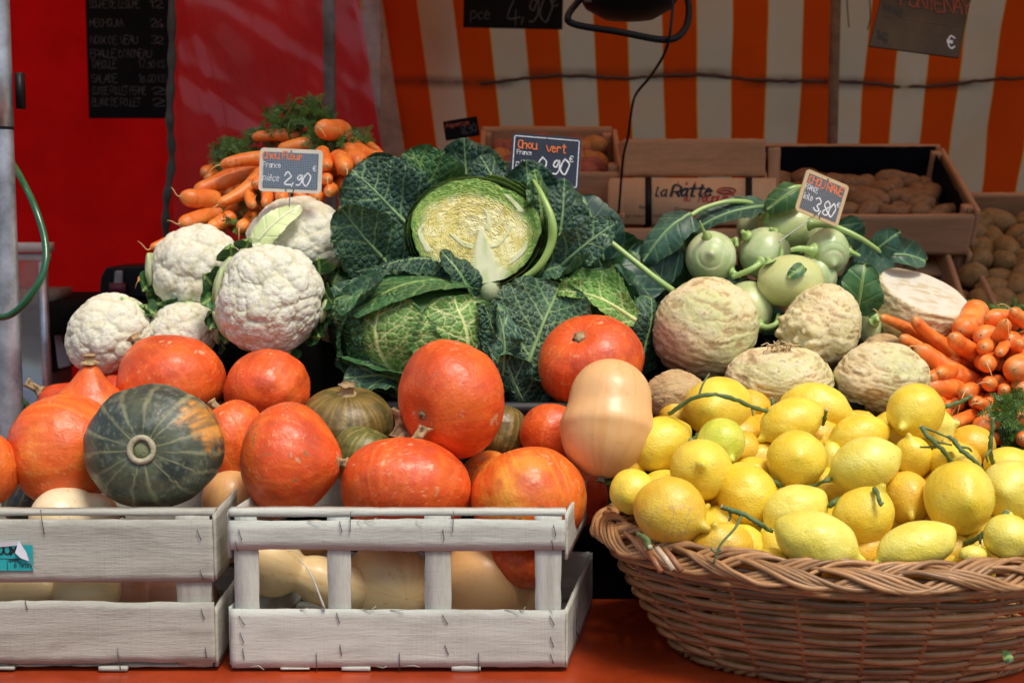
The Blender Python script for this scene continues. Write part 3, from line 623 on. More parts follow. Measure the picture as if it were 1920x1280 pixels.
def crate(label, x0, Y, wd, dp, Hh, shear, fr, seed, rz=0, M_poplar=M_poplar):
    """fr: list of (z0, z1) front boards ; side boards the same"""
    t_ = thing('wooden_crate', label, 'crate', (x0, Y, 0), 'wooden crates along the front of the table', rot=(0, 0, rz))
    sh = math.atan2(shear, dp); T = .0035
    names = ['lower_front_board', 'upper_front_board']
    for i, (a, c) in enumerate(fr[0]): board(t_, names[i], (0, -T, a), wd, c-a, T, M_poplar, seed=seed+i, warp=.0012)
    for a, c in fr[1]: board(t_, 'slat', (c, -T*.0+.0006, .006), Hh-.012, c-a, T*1.2, M_poplar, seed=seed+int(a*999), vertical=True)
    # rim lath, flat on top behind the front board
    board(t_, 'rim_lath', (-.001, .006-T*1.9+.0006, Hh-.0065), wd+.002, .0065, .020, M_poplar, seed=seed+8, rough=.0005, warp=.0008)
    sl = math.hypot(shear, dp); ang = math.pi/2-math.atan2(shear, dp)
    for xx, off in ((0, 1), (wd-.0005, 0)):
        for i, (a, c) in enumerate(fr[2]):
            board(t_, 'side_board', (xx+(T if not off else 0)*1.0, -.001 if not off else .006, a), sl, c-a, T, M_poplar, rotz=ang, seed=seed+20+i+off)
    for i, (a, c) in enumerate(fr[2]): board(t_, 'back_board', (shear, dp, a), wd, c-a, T, M_poplar, seed=seed+30+i)
    nb = 5
    for i in range(nb):
        y = .004+i*(dp-.05)/(nb-1); board(t_, 'floor_slat', (shear*y/dp+.004, y, .003+.0003*i), wd-.008, .0025, .045, M_poplar, seed=seed+40+i)
    for x_, y_ in ((.004, .010), (wd-.022, .010)):
        board(t_, 'corner_post', (x_+.016, y_, .006), Hh-.016, .016, .016, M_poplar, seed=seed+50+int(x_*99), vertical=True)
    for x_ in (.06, wd*.33, wd*.66): board(t_, 'runner', (x_, -.0045, -.002+.0031), .035, .0045, .012, M_poplar, seed=seed+60+int(x_*99))
    return t_
k = 1.69/F; zf = lambda py: CAMZ+at(0, py, 1.69).z-CAMZ
H2 = zf(957)
c2x0 = at(432, 1100, 1.69).x; c2w = at(1060, 1100, 1.69).x-c2x0
c2 = crate('whitewashed slatted crate with open windows full of orange squashes', c2x0, 1.69, c2w, .27, H2, .045, ([(zf(1248), zf(1141)), (zf(1030), H2-.011)], [(.006, .034), (.119, .146), (.237, .268), (c2w-.038, c2w-.004)], [(.004, .078), (.138, H2-.003)]), 100)
rn = random.Random(5)
for (px, py) in ((452, 1000), (445, 1022), (640, 985), (832, 1000), (1040, 992), (1036, 1020), (455, 1160), (455, 1192), (458, 1222), (635, 1155), (640, 1215), (835, 1158), (838, 1215), (1035, 1160), (1035, 1200), (1035, 1232)):
    p = at(px, py, 1.69); staple(c2, p.x-c2x0, -.0052, p.z, rn.uniform(-.55, -.1))
for px in (658, 850):
    p = at(px, 975, 1.69); staple(c2, p.x-c2x0, -.0058, H2-.012, .05, .024)
for px in (595, 750, 898):
    p = at(px, 1245, 1.69); staple(c2, p.x-c2x0, -.0056, .012, -.02, .022)
rs_ = random.Random(8)
for i in range(14):
    x_ = rs_.uniform(.01, c2w-.02); z_ = rs_.choice([zf(1030), zf(1141), zf(1248), H2-.011])+rs_.uniform(-.0005, .001); l_ = rs_.uniform(.006, .02)
    V, Fa = tube([(x_, -.0042, z_), (x_+l_*.6, -.0055, z_+rs_.uniform(-.002, .003)), (x_+l_, -.007, z_+rs_.uniform(-.004, .005))], .0004, 4); o = mk('splinter', V, Fa, M_poplar, None, world=False); o.parent = c2
pp = spline([(.085, -.008, zf(1042)), (.10, -.010, zf(1075)), (.115, -.006, zf(1138))], 8); V, Fa = tube(pp, np.linspace(.0006, .0016, len(pp)), 5); o = mk('splinter', V, Fa, M_poplar, None, world=False); o.parent = c2
write(c2, 'marker_scrawl', 'K', 0, 0, .045, .004, M_ink, seed=81, wob=.05).matrix_local = Matrix.Translation((c2w+.012+.0035*1.1, .05, .018)) @ Matrix.Rotation(math.pi/2-math.atan2(.045, .27), 4, 'Z')
c1x1 = at(402, 1100, 1.69).x; c1w = .42; c1x0 = c1x1-c1w
c1 = crate('grey weathered crate with solid boards and a torn teal label', c1x0, 1.69, c1w, .27, H2, 0.0, ([(zf(1240), zf(1127)), (zf(1090), H2-.010)], [(.006, .034), (c1w-.046, c1w-.004)], [(.004, .080), (.112, H2-.003)]), 300, M_poplar=M_poplar_old)
for (px, py) in ((375, 1000), (380, 1075), (382, 1148), (388, 1220), (52, 1130)):
    p = at(px, py, 1.69); staple(c1, p.x-c1x0, -.0052, p.z, rn.uniform(-.35, -.1))
for px, z, ln in ((87, H2-.012, .028), (222, .016, .026)):
    p = at(px, 1100, 1.69); staple(c1, p.x-c1x0, -.0060, z, -.12, ln)
# torn label on the left crate
lb = thing('crate_label', 'torn teal paper label with folded white corner stuck on the left crate', 'label', (at(20, 1040, 1.69).x, 1.684, at(20, 1040, 1.69).z))
k = 1.684/F
plate('label_sheet', 98*k, 50*k, .001, .0005, M_teal, lb, x=-3*k, z=-3*k, y=-.0004)
write(lb, 'print', 'CHOUX', -46*k, 4*k, 15*k, 2.8*k, M_ink, width=62*k, y=-.001, seed=90, wob=0)
write(lb, 'print', 'NOMBRE', 0, -10*k, 4.5*k, .9*k, M_ink, width=20*k, y=-.001, seed=91, wob=0)
write(lb, 'print', '6 Tetes', 10*k, -21*k, 9*k, 1.1*k, M_ink, width=34*k, y=-.001, seed=92, wob=0)
b = MB(); b.box((-50*k, -.0008, -5*k), (30*k, -.0006, -4*k)); b.box((-4*k, -.0008, -27*k), (-3*k, -.0006, -4*k)); b.build('ruled_line', M_ink, None, smooth=False, world=False).parent = lb
b = MB(); A = np.array([(-50, .0, 15), (-50, -2, 26), (22, -3.5, 31), (18, -2, 22), (14, -5, 8), (26, -7, -2), (40, -4, -8), (52, -1, -29), (49, -3, -27), (36, -6, 10), (22, -3.5, 31)])*k
b.add(A[[0, 1, 2, 3]]-[0, .0008, 0], [(0, 3, 2, 1)]); b.add(A[[2, 3, 4, 5]]-[0, .0008, 0], [(0, 1, 2, 3)]); b.add(A[[2, 5, 6, 9]]-[0, .0008, 0], [(0, 1, 2, 3)]); b.add(A[[9, 6, 7, 8]]-[0, .0008, 0], [(0, 1, 2, 3)])
b.build('torn_corner', M_paper, None, smooth=False, world=False).parent = lb

# ------------------------------------------------------------------ potato crates at the back
def back_crate(cx, Y, zf_, wd, dp, hh, tilt, label, liner=False, fillh=.55, seed=0, mat=M_brownw, cat='crate'):
    """zf_ = height of the top of the front board; crate leans forward"""
    t_ = thing('potato_crate', label, cat, (cx, Y, zf_), 'crates of potatoes at the back', rot=(tilt, 0, 0))
    T = .010
    b_ = board(t_, 'front_board', (-wd/2, 0, -hh*.62), wd, hh*.62, T, mat, seed=seed)
    board(t_, 'back_board', (-wd/2, dp-T, -hh), wd, hh+.02, T, mat, seed=seed+1)
    for sx in (-1, 1):
        x = sx*(wd/2+.001)+(0 if sx > 0 else T)
        board(t_, 'side_board', (x+(T if sx > 0 else 0), 0, -hh*.5), dp, hh*.5+.012, T, mat, rotz=math.pi/2, seed=seed+3)
        board(t_, 'side_board', (x+(T if sx > 0 else 0), 0, -hh), dp, hh*.40, T, mat, rotz=math.pi/2, seed=seed+4)
        for yy in (.012, dp-.035): board(t_, 'corner_post', (sx*(wd/2-.012)+.01, yy, -hh), hh+.012, .02, .02, mat, vertical=True, seed=seed+5)
    board(t_, 'bottom_board', (-wd/2, .002, -hh), wd, .008, dp-.004, mat, seed=seed+6)
    if liner:
        b = MB(); P_, s_, u_ = cloth_grid(-wd/2+.012, wd/2-.012, -hh+.02, .022, dp-T-.006, 30, 10, 0, 0, 1)
        P_[..., 1] -= .008*np.abs(fbm(P_*[1, 0, 1], 25, 3, seed)); b.add(P_, gridF(10, 30))
        for sx in (-1, 1):
            y = np.linspace(.01, dp-.02, 16); z = np.linspace(-hh+.02, .012, 6); Yg, Zg = np.meshgrid(y, z); Xg = np.full_like(Yg, sx*(wd/2-.014))-sx*.006*np.abs(fbm(np.stack([Yg*0, Yg, Zg], -1), 30, 2, seed)); b.add(np.stack([Xg, Yg, Zg], -1), gridF(6, 16))
        b.build('liner', M_liner, None, world=False).parent = t_
    return t_
# four potato meshes shared by all copies
def potato_mesh(seed, col, L_=.08, r=.030):
    nu, nv = 26, 16; a = np.linspace(0, 2*math.pi, nu, endpoint=False)[None]; ph = np.linspace(.02, math.pi-.02, nv)[:, None]
    D = np.stack([np.sin(ph)*np.cos(a), np.sin(ph)*np.sin(a), np.cos(ph)+a*0], -1)
    d = 1+.14*fbm(D, 1.4, 2, seed)-.05*np.maximum(fbm(D, 5, 2, seed+4), 0)
    P_ = D*d[..., None]*[r, r*.92, L_/2]; P_[..., 0] += .15*r*np.sin(P_[..., 2]/L_*4)
    C_ = mix(np.array(col), np.array(col)*.55, sstep(.05, .5, fbm(D, 4, 3, seed+9)))
    o = mk('potato', P_, gridF(nv, nu, True), M_pot, None, C_, world=False); me = o.data; bpy.data.objects.remove(o); return me
PM = {'brown': [potato_mesh(i, (.24, .13, .06), .078, .022) for i in range(3)], 'red': [potato_mesh(10+i, (.30, .09, .06), .062, .027) for i in range(2)]+[potato_mesh(13, (.42, .18, .05), .062, .028)],
      'big': [potato_mesh(20+i, (0.211, 0.124, 0.056), .085, .036) for i in range(2)], 'yellow': [potato_mesh(30+i, (0.260, 0.155, 0.056), .082, .030) for i in range(3)], 'ochre': [potato_mesh(40, (.48, .22, .04), .06, .027)]}
def fill(t_, wd, dp, hh, kind, label, group, seed, slope, base=-.045, nx=7, ny=5, skip=None):
    rn = random.Random(seed); Mx = Matrix.Translation(t_.location) @ t_.rotation_euler.to_matrix().to_4x4()
    for j in range(ny):
        for i in range(nx):
            x = (-.5+(i+.5+rn.uniform(-.3, .3)+(.25 if j % 2 else -.25))/nx)*(wd-.07); y = .035+(dp-.075)*(j+.5+rn.uniform(-.25, .25))/ny
            x = max(-wd/2+.04, min(wd/2-.04, x)); z = base-slope*y+rn.uniform(-.01, .012)
            o = bpy.data.objects.new('potato', rn.choice(PM[kind])); COL.objects.link(o)
            q = Euler((rn.uniform(1.2, 1.9), rn.uniform(-.5, .5), rn.uniform(0, 3.14))).to_matrix().to_4x4()
            s_ = rn.uniform(.85, 1.15); o.matrix_world = Matrix.Translation(Mx @ Vector((x, y, z))) @ q @ Matrix.Diagonal((s_, s_, s_*rn.uniform(.85, 1.1), 1))
            props(o, label, 'potato', group)
R = math.radians
m1 = back_crate(at(1640, 405, 3.0).x, 3.0, at(1640, 405, 3.0).z, 375*3.0/F, .31, .15, R(27), 'open crate with tall dark liner behind its heap of brown potatoes', True, seed=400)
fill(m1, .42, .31, .15, 'brown', 'long brown potato heaped in the dark-lined back crate', 'potatoes in the dark-lined crate', 1, .10, -.020, 9, 6)
m2 = back_crate(at(1672, 596, 2.88).x, 2.88, at(1672, 596, 2.88).z, 395*2.88/F, .36, .16, R(30), 'lower crate of large potatoes directly under the dark-lined crate', False, seed=420)
fill(m2, .42, .34, .16, 'big', 'large shaded potato in the lower crate under the dark-lined one', 'potatoes in the lower middle crate', 2, .12, -.03, 5, 5)
r1 = back_crate(at(2010, 630, 2.85).x, 2.85, at(2010, 640, 2.85).z, .40, .46, .16, R(38), 'crate of yellow-brown potatoes at the right edge of the picture', False, seed=440)
fill(r1, .40, .46, .16, 'yellow', 'yellow-brown potato in the crate at the right edge', 'potatoes in the right-hand crate', 3, .0, -.02, 6, 9)
a1 = back_crate(at(1030, 326, 3.02).x, 3.02, at(1030, 324, 3.02).z, 262*3.0/F, .26, .13, R(20), 'upper of two stacked crates of reddish potatoes behind the navy tag', False, seed=460)
fill(a1, .29, .26, .13, 'red', 'small reddish potato in the upper crate behind the navy tag', 'potatoes in the upper left crate', 4, .02, -.012, 6, 6)
a2 = back_crate(at(1030, 415, 2.95).x, 2.95, at(1030, 412, 2.95).z, 262*2.95/F, .25, .13, R(22), 'lower of two stacked potato crates behind the big savoy cabbage', False, seed=480)
fill(a2, .29, .25, .13, 'ochre', 'small ochre potato in the lower crate behind the navy tag', 'potatoes in the lower left crate', 5, .1, -.012, 6, 5)
# cardboard box with printing
k = 2.95/F; c = at(1300, 420, 2.95)
cb = thing('cardboard_box', 'printed cardboard box reading la Ratte du Touquet with two dark straps', 'cardboard box', c, rot=(R(-7), 0, 0))
b = MB(); b.box((-155*k, 0, 0), (155*k, .28, 86*k)); b.build('box_body', M_card, None, smooth=False, world=False).parent = cb
for x in (-84, 104):
    b = MB(); b.box(((x-6)*k, -.0015, -.001), ((x+6)*k, .2815, 86*k+.0015)); b.build('strap', M_black, None, smooth=False, world=False).parent = cb
write(cb, 'brand_print', 'la', -72*k, 52*k, 17*k, 2.6*k, M_ink, width=22*k, seed=101, wob=0, slant=.2)
write(cb, 'brand_print', 'Ratte', -42*k, 52*k, 20*k, 4.0*k, M_ink, width=76*k, seed=102, wob=0, slant=.25)
write(cb, 'brand_print', 'du', -18*k, 43*k, 8*k, 1.6*k, M_redink, width=12*k, seed=103, slant=.2)
write(cb, 'brand_print', 'Touquet', 4*k, 41*k, 15*k, 2.4*k, M_redink, width=72*k, seed=104, slant=.25)
for i, x in enumerate((-30, -14, 2)): write(cb, 'crown_print', 'x', x*k, 73*k, 5*k, 1.6*k, M_redink, seed=105+i)
th = np.linspace(0, 2*math.pi, 26); e1 = np.stack([(62+17*np.cos(th))*k, th*0-.0012, (62+6*np.sin(th))*k], -1); V, Fa = tube(e1, .0014, 5); o = mk('oval_emblem', V, Fa, M_redink, None, world=False); o.parent = cb
e1 = np.stack([(60+11*np.cos(th))*k, th*0-.0012, (60+3*np.sin(th))*k], -1); V, Fa = tube(e1, .0016, 5); o = mk('oval_emblem', V, Fa, M_redink, None, world=False); o.parent = cb
write(cb, 'small_print', 'Pomme de terre', -34*k, 23*k, 7*k, 1.0*k, M_faintink, width=94*k, seed=110)
write(cb, 'small_print', 'France', -100*k, 28*k, 6*k, 1.2*k, M_ink, width=22*k, seed=111)
write(cb, 'small_print', 'chair ferme et fondante', -132*k, 12*k, 6*k, .8*k, M_faintink, width=74*k, seed=112)
b = MB(); b.box((-46*k, -.0012, 2*k), (52*k, -.0004, 15*k)); b.build('red_bar', M_redink, None, smooth=False, world=False).parent = cb
wb = thing('wooden_box', 'plain wooden box standing on the printed cardboard box', 'wooden box', at(1300, 332, 3.0))
board(wb, 'front_panel', (-132*k, 0, .002), 268*k, 70*k, .01, M_brownw, seed=500); board(wb, 'side_panel', (-132*k+.01, .0105, .002), .2, 68*k, .01, M_brownw, rotz=math.pi/2, seed=501); board(wb, 'side_panel', (136*k, .0105, .002), .2, 68*k, .01, M_brownw, rotz=math.pi/2, seed=502)
board(wb, 'back_panel', (-132*k, .21, .002), 268*k, 68*k, .01, M_brownw, seed=503)
pb = thing('post_board', 'upright end board between the wooden box and the dark-lined crate', 'board', at(1450, 420, 3.0)); board(pb, 'plank', (.012, 0, -.14), .30, .024, .02, M_brownw, vertical=True, seed=504)
lc = thing('slatted_crate', 'reddish slatted crate under the printed cardboard box', 'crate', at(1300, 600, 2.93))
zt = at(0, 424, 2.93).z-lc.location.z
board(lc, 'front_board', (-.17, 0, zt-.055), .36, .05, .01, M_brownw, seed=505)
for i in range(9): board(lc, 'slat', (-.15+i*.04, .002, 0), zt-.058, .022, .008, M_brownw, vertical=True, seed=506+i)
board(lc, 'back_board', (-.17, .28, 0), .36, zt-.005, .01, M_brownw, seed=520)
for x in (-.16, .19): board(lc, 'side_board', (x, .012, 0), .26, zt-.004, .01, M_brownw, rotz=math.pi/2, seed=521)

# ------------------------------------------------------------------ squashes
def lathe_body(nu, nv, rfun, zfun):
    a = np.linspace(0, 2*math.pi, nu, endpoint=False)[None]*np.ones((nv, 1)); v = np.linspace(0.002, .998, nv)[:, None]*np.ones((1, nu))
    return a, v, rfun(v, a), zfun(v, a)
def corky(parent, base, axis, L_, r, seed, bend=(0, 0, 0), col=(.42, .30, .15)):
    n_ = 12; t = np.linspace(0, 1, n_)[:, None]; a = np.linspace(0, 2*math.pi, 20, endpoint=False)[None]
    ax = np.array(Vector(axis).normalized()); Rm = quatz(ax)
    rr = r*(1.35-.65*sstep(0, .35, t)+.30*sstep(.7, 1, t))*(1+.16*np.sin(a*5+seed))*(1+0*t)
    P_ = np.stack([rr*np.cos(a), rr*np.sin(a), t*L_+a*0], -1); P_ *= 1+.25*fbm(P_/r*.8, 1, 3, seed)[..., None]*np.array([1, 1, .2])
    cap = P_[-1:]*[.01, .01, 1]; P_ = np.concatenate([P_, cap*[1, 1, .93]])
    tt = P_[..., 2:3]/L_; W = P_@Rm.T+np.array(base)+np.array(bend)*L_*tt**2
    C_ = mix(np.array(col), np.array([.12, .07, .03]), sstep(-.1, .4, fbm(P_/r, 1.5, 3, seed+3)))
    return mk('stem', W, gridF(len(P_), 20, True), M_cork, parent, C_)
PSTY = {
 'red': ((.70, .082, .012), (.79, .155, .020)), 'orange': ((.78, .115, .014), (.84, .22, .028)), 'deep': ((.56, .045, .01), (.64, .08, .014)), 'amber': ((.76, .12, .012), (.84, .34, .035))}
def pumpkin(px, py, w_, h_, Y, axis, sty, seed, label, asp=.92, neck=0.0, pinch=0.0, ribs=9, ribd=.02, stem=None, scar=False, blem=0.0, green=None, name='pumpkin', roll=0):
    c = np.array(at(px, py, Y)); s_ = Y/F; R_ = (w_+h_)/4*s_; axis = np.array(Vector(axis).normalized()); Rm = quatz(axis, seed*1.3)
    nu, nv = 160, 90
    a, v, _, _ = lathe_body(nu, nv, lambda v, a: v, lambda v, a: v)
    ph = math.pi*v; r = np.sin(ph)**.92*(1-pinch*sstep(.45, 1, v)); z = -np.cos(ph)*asp
    z = z+neck*sstep(.72, 1, v)**1.3-.10*np.exp(-((v)/.10)**2)*-1*.6-(.0 if neck else .10)*np.exp(-((1-v)/.09)**2)
    D = np.stack([np.sin(ph)*np.cos(a), np.sin(ph)*np.sin(a), -np.cos(ph)], -1)
    env = np.sin(ph)**.6
    r = r*(1+ribd*.35*env*np.cos(a*ribs+seed+1.2*np.sin(a+seed)+.5*np.sin(2*a))*(.7+.6*np.sin(a*1.0+seed*2)))*(1+.075*fbm(D, 1.1, 2, seed)+.018*fbm(D, 4, 3, seed+3))
    st = fbm(np.stack([np.cos(a)*14, np.sin(a)*14, v*2.0], -1), 1, 4, seed+20)      # meridian streaks
    r = r*(1+.004*st+.003*fbm(D, 18, 2, seed))
    P_ = np.stack([r*np.cos(a), r*np.sin(a), z*(1+.04*fbm(D, 1.3, 2, seed+7))], -1)*R_
    W = P_@Rm.T
    # fit the silhouette to the size seen in the picture
    sx = w_*s_/(W[..., 0].max()-W[..., 0].min()); sz = h_*s_/(W[..., 2].max()-W[..., 2].min()); W = W*[sx, math.sqrt(sx*sz), sz]
    A, B = [np.array(q) for q in PSTY.get(sty, PSTY['red'])]
    n1 = fbm(D, 2.2, 4, seed+31); n2 = fbm(np.stack([np.cos(a)*30, np.sin(a)*30, v*5], -1), 1, 3, seed+44)
    C_ = mix(A, B, np.clip(sstep(-.15, .5, n1)*.6+sstep(0, .6, st)*.55+(.35*sstep(.15, .5, n2)), 0, 1))
    if sty == 'kabocha':
        C_ = mix(np.array([.034, .046, .036]), np.array([.085, .098, .055]), sstep(-.35, .35, n1))
        C_ = mix(C_, np.array([.15, .17, .14]), .6*sstep(.15, .5, fbm(D, 9, 4, seed+3)))
        aj = a+.06*fbm(D, 3, 2, seed+5)+.02*fbm(D, 12, 2, seed+6)
        ln = np.zeros_like(a); rnn = random.Random(seed)
        for i in range(15):
            a0 = i*2*math.pi/15+rnn.uniform(-.12, .12); wd = rnn.uniform(.03, .085); d = np.abs((aj-a0+math.pi) % (2*math.pi)-math.pi)
            stt = rnn.uniform(.25, .55); ln = np.maximum(ln, (1-sstep(wd*.3, wd*1.3*(1.3-v), d))*sstep(stt-.15, stt+.15, v)*rnn.uniform(.5, 1)*(.6+.4*sstep(-.3, .3, n2)))
        C_ = mix(C_, np.array([.34, .33, .17]), ln*.8); C_ = mix(C_, np.array([.20, .20, .12]), .6*sstep(.25, .5, fbm(D, 20, 3, seed+13)))
        wdir = (W/np.linalg.norm(W, axis=-1, keepdims=True))@np.array(Vector((.86, -.25, .45)).normalized())
        C_ = mix(C_, np.array([.62, .26, .04]), sstep(.86, .98, wdir+.14*fbm(D, 8, 4, seed+9))*(.4+.6*sstep(-.2, .3, n2)))
    if sty == 'brown':
        C_ = mix(np.array([.13, .085, .02]), np.array([.24, .17, .045]), sstep(-.3, .4, st+.5*n1)); C_ = mix(C_, np.array([.05, .055, .02]), sstep(0, .5, fbm(D, 3, 3, seed+2))*.6)
    if sty == 'olive':
        C_ = mix(np.array([.13, .13, .03]), np.array([.30, .28, .09]), sstep(-.2, .5, st+.6*n1)); C_ = mix(C_, np.array([.05, .06, .02]), sstep(.1, .5, fbm(D, 5, 3, seed+2))*.6)
    if blem:
        C_ = mix(C_, np.array([.16, .15, .06]), blem*sstep(.30, .45, fbm(D, 11, 4, seed+50))*sstep(-.2, .4, fbm(D, 1.7, 2, seed+51)))
    if sty in PSTY:
        C_ = mix(C_, np.array([.80, .36, .16]), .30*sstep(.42, .6, fbm(D, 34, 2, seed+60))); C_ = mix(C_, np.array([.50, .07, .015]), .35*sstep(.1, .5, fbm(np.stack([np.cos(a)*6, np.sin(a)*6, v*9], -1), 1, 4, seed+61)))
        ck = np.abs(fbm(D+.1*np.stack([fbm(D, 5, 2, k_) for k_ in (1, 2, 3)], -1), 5.5, 3, seed+70)); C_ = mix(C_, np.array([.84, .42, .20]), .45*(1-sstep(.004, .022, ck))*sstep(-.1, .3, fbm(D, 2.5, 2, seed+71)))
        C_ = mix(C_, C_*np.array([.72, .62, .9]), .8*sstep(.05, .5, fbm(D, 1.6, 3, seed+73))); C_ = mix(C_, np.array([.62, .40, .22]), .75*sstep(.50, .58, fbm(D, 6, 4, seed+74)))
        C_ = mix(C_, np.array([.35, .20, .10]), .7*np.exp(-((1-v)/.035)**2)+.7*np.exp(-(v/.02)**2))
    t_ = thing(name, label, 'pumpkin' if name == 'pumpkin' else 'squash', tuple(c), 'squashes piled on the wooden crates')
    mk('body', W+c, gridF(nv, nu, True), M_green if sty in ('kabocha', 'brown', 'olive') else M_pump, t_, C_)
    top = W[-1].mean(0)+c
    if stem:
        corky(t_, top-axis*R_*.04, np.array(axis)*1.0+np.array(stem[2] if len(stem) > 2 else (0, 0, 0)), stem[0]*s_, stem[1]*s_, seed)
    if scar:
        th = np.linspace(0, 2*math.pi, 40, endpoint=False); u_ = Rm[:, 0]; w2 = Rm[:, 1]; rr = 22*s_*(1+.02*np.sin(th*3))
        ring = top+axis*.0035+np.outer(rr*np.cos(th), u_)+np.outer(rr*np.sin(th), w2)
        V, Fa = tube(ring, 5.6*s_*(1+.12*vnoise(np.stack([th*3, th*0, th*0], -1), 2)), 10, closed=True); mk('stem_scar', V, Fa, M_cork, t_, np.array([.40, .36, .24]))
        V, Fa = tube([top-axis*.002, top+axis*.0015, top+axis*.003], [19*s_, 17*s_, 4*s_], 20); mk('scar_centre', V, Fa, M_cork, t_, np.array([.20, .22, .11]))
    return t_
pumpkin(-20, 882, 104, 142, 1.78, (-.3, .2, 1), 'orange', 1, 'orange squash cut off by the left edge of the picture', blem=.3)
pumpkin(122, 842, 204, 216, 1.84, (.95, -.25, .05), 'orange', 2, 'big orange squash with pale stripes just left of the green one', ribs=12, ribd=.015, stem=(8, 6))
pumpkin(168, 765, 150, 150, 1.97, (.05, -.1, 1), 'orange', 3, 'orange teardrop squash with pointed top and corky stem', neck=.42, pinch=.35, stem=(16, 13))
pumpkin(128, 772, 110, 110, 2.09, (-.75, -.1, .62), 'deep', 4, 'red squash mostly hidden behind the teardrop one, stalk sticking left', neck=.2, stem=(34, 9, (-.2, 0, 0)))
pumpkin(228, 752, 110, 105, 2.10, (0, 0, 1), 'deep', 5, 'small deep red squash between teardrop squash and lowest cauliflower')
pumpkin(320, 720, 205, 186, 2.04, (-.62, .25, .75), 'red', 6, 'broad red squash in the top row below the cauliflowers', neck=.12, stem=(22, 13), blem=.25)
pumpkin(501, 729, 164, 156, 2.01, (.2, .7, .5), 'red', 7, 'lumpy red-orange squash below the largest cauliflower', ribd=.03, blem=.2)
pumpkin(436, 828, 132, 160, 1.90, (-.45, .15, .85), 'orange', 8, 'bright orange squash wedged behind the green squash', stem=(26, 11, (-.5, 0, 0)))
pumpkin(541, 862, 192, 216, 1.80, (1, -.2, -.02), 'red', 9, 'pear-shaped red squash on its side, stem pointing right', neck=.14, pinch=.10, ribd=.012, stem=(16, 11), blem=.8, asp=.95)
pumpkin(759, 914, 250, 200, 1.80, (.12, .55, .8), 'red', 10, 'wide red-orange squash centred behind the slatted crate rim', ribd=.010, stem=(52, 15), asp=.85)
pumpkin(990, 938, 222, 208, 1.80, (-.35, .45, .8), 'amber', 11, 'orange squash with green freckles at the right end of the crate', blem=.9, ribd=.014)
pumpkin(915, 905, 110, 120, 1.90, (-.2, -.3, 1), 'amber', 12, 'amber squash tucked behind the freckled orange one', blem=.9)
pumpkin(847, 748, 202, 228, 1.87, (-.58, -.78, -.20), 'red', 13, 'tall glossy red squash standing highest in the middle', ribs=11, ribd=.012, stem=(7, 8), asp=.95, blem=.1)
pumpkin(1108, 680, 202, 180, 2.04, (-.30, -.62, .70), 'red', 14, 'red squash under the dark cabbage leaf behind the tan butternut', ribs=11, ribd=.015, stem=(6, 12), blem=.1)
pumpkin(1036, 814, 124, 118, 1.94, (.3, .5, .8), 'red', 15, 'small red squash half hidden by the tan butternut')
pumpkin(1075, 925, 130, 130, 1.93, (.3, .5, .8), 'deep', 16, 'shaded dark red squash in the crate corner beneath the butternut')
pumpkin(291, 840, 268, 238, 1.76, (-.05, -.96, .15), 'kabocha', 17, 'large dark green squash with pale stripes and an orange blush', ribs=10, ribd=.018, scar=True, asp=.72, name='squash')
pumpkin(650, 792, 178, 132, 1.98, (.06, -.25, 1), 'brown', 18, 'brown-green squash with a thick corky stem, below the savoy', ribs=12, stem=(24, 17), asp=.75, name='squash')
pumpkin(684, 862, 128, 130, 1.90, (.35, .1, .9), 'olive', 19, 'olive green squash with a tall twisted stem', ribs=10, name='squash')
_p = [o for o in bpy.data.objects if o.get('label', '').startswith('wide red-orange squash centred')][0]
for _c in list(_p.children):
    if _c.name.startswith('stem'): bpy.data.objects.remove(_c)
corky(_p, at(780, 830, 1.80), (.35, .1, 1), 32*1.8/F, 13*1.8/F, 9, bend=(.3, 0, 0), col=(.50, .36, .18))
corky_parent = bpy.data.objects[-1] if False else [o for o in bpy.data.objects if o.get('label', '').startswith('olive green')][0]
corky(corky_parent, at(752, 818, 1.86), (.15, 0, 1), 54*1.87/F, 15*1.87/F, 5, bend=(-.25, 0, 0))
pumpkin(940, 812, 110, 112, 1.99, (.2, .3, .8), 'brown', 20, 'dark brown mottled squash behind the tallest red one', name='squash')
pumpkin(58, 945, 110, 90, 1.90, (.2, .3, .8), 'kabocha', 21, 'dark green squash peeking over the left crate rim', name='squash')
pumpkin(978, 1052, 150, 110, 1.80, (-.1, -.3, -.9), 'red', 22, 'red squash inside the slatted crate hanging behind its right window', stem=(16, 8))
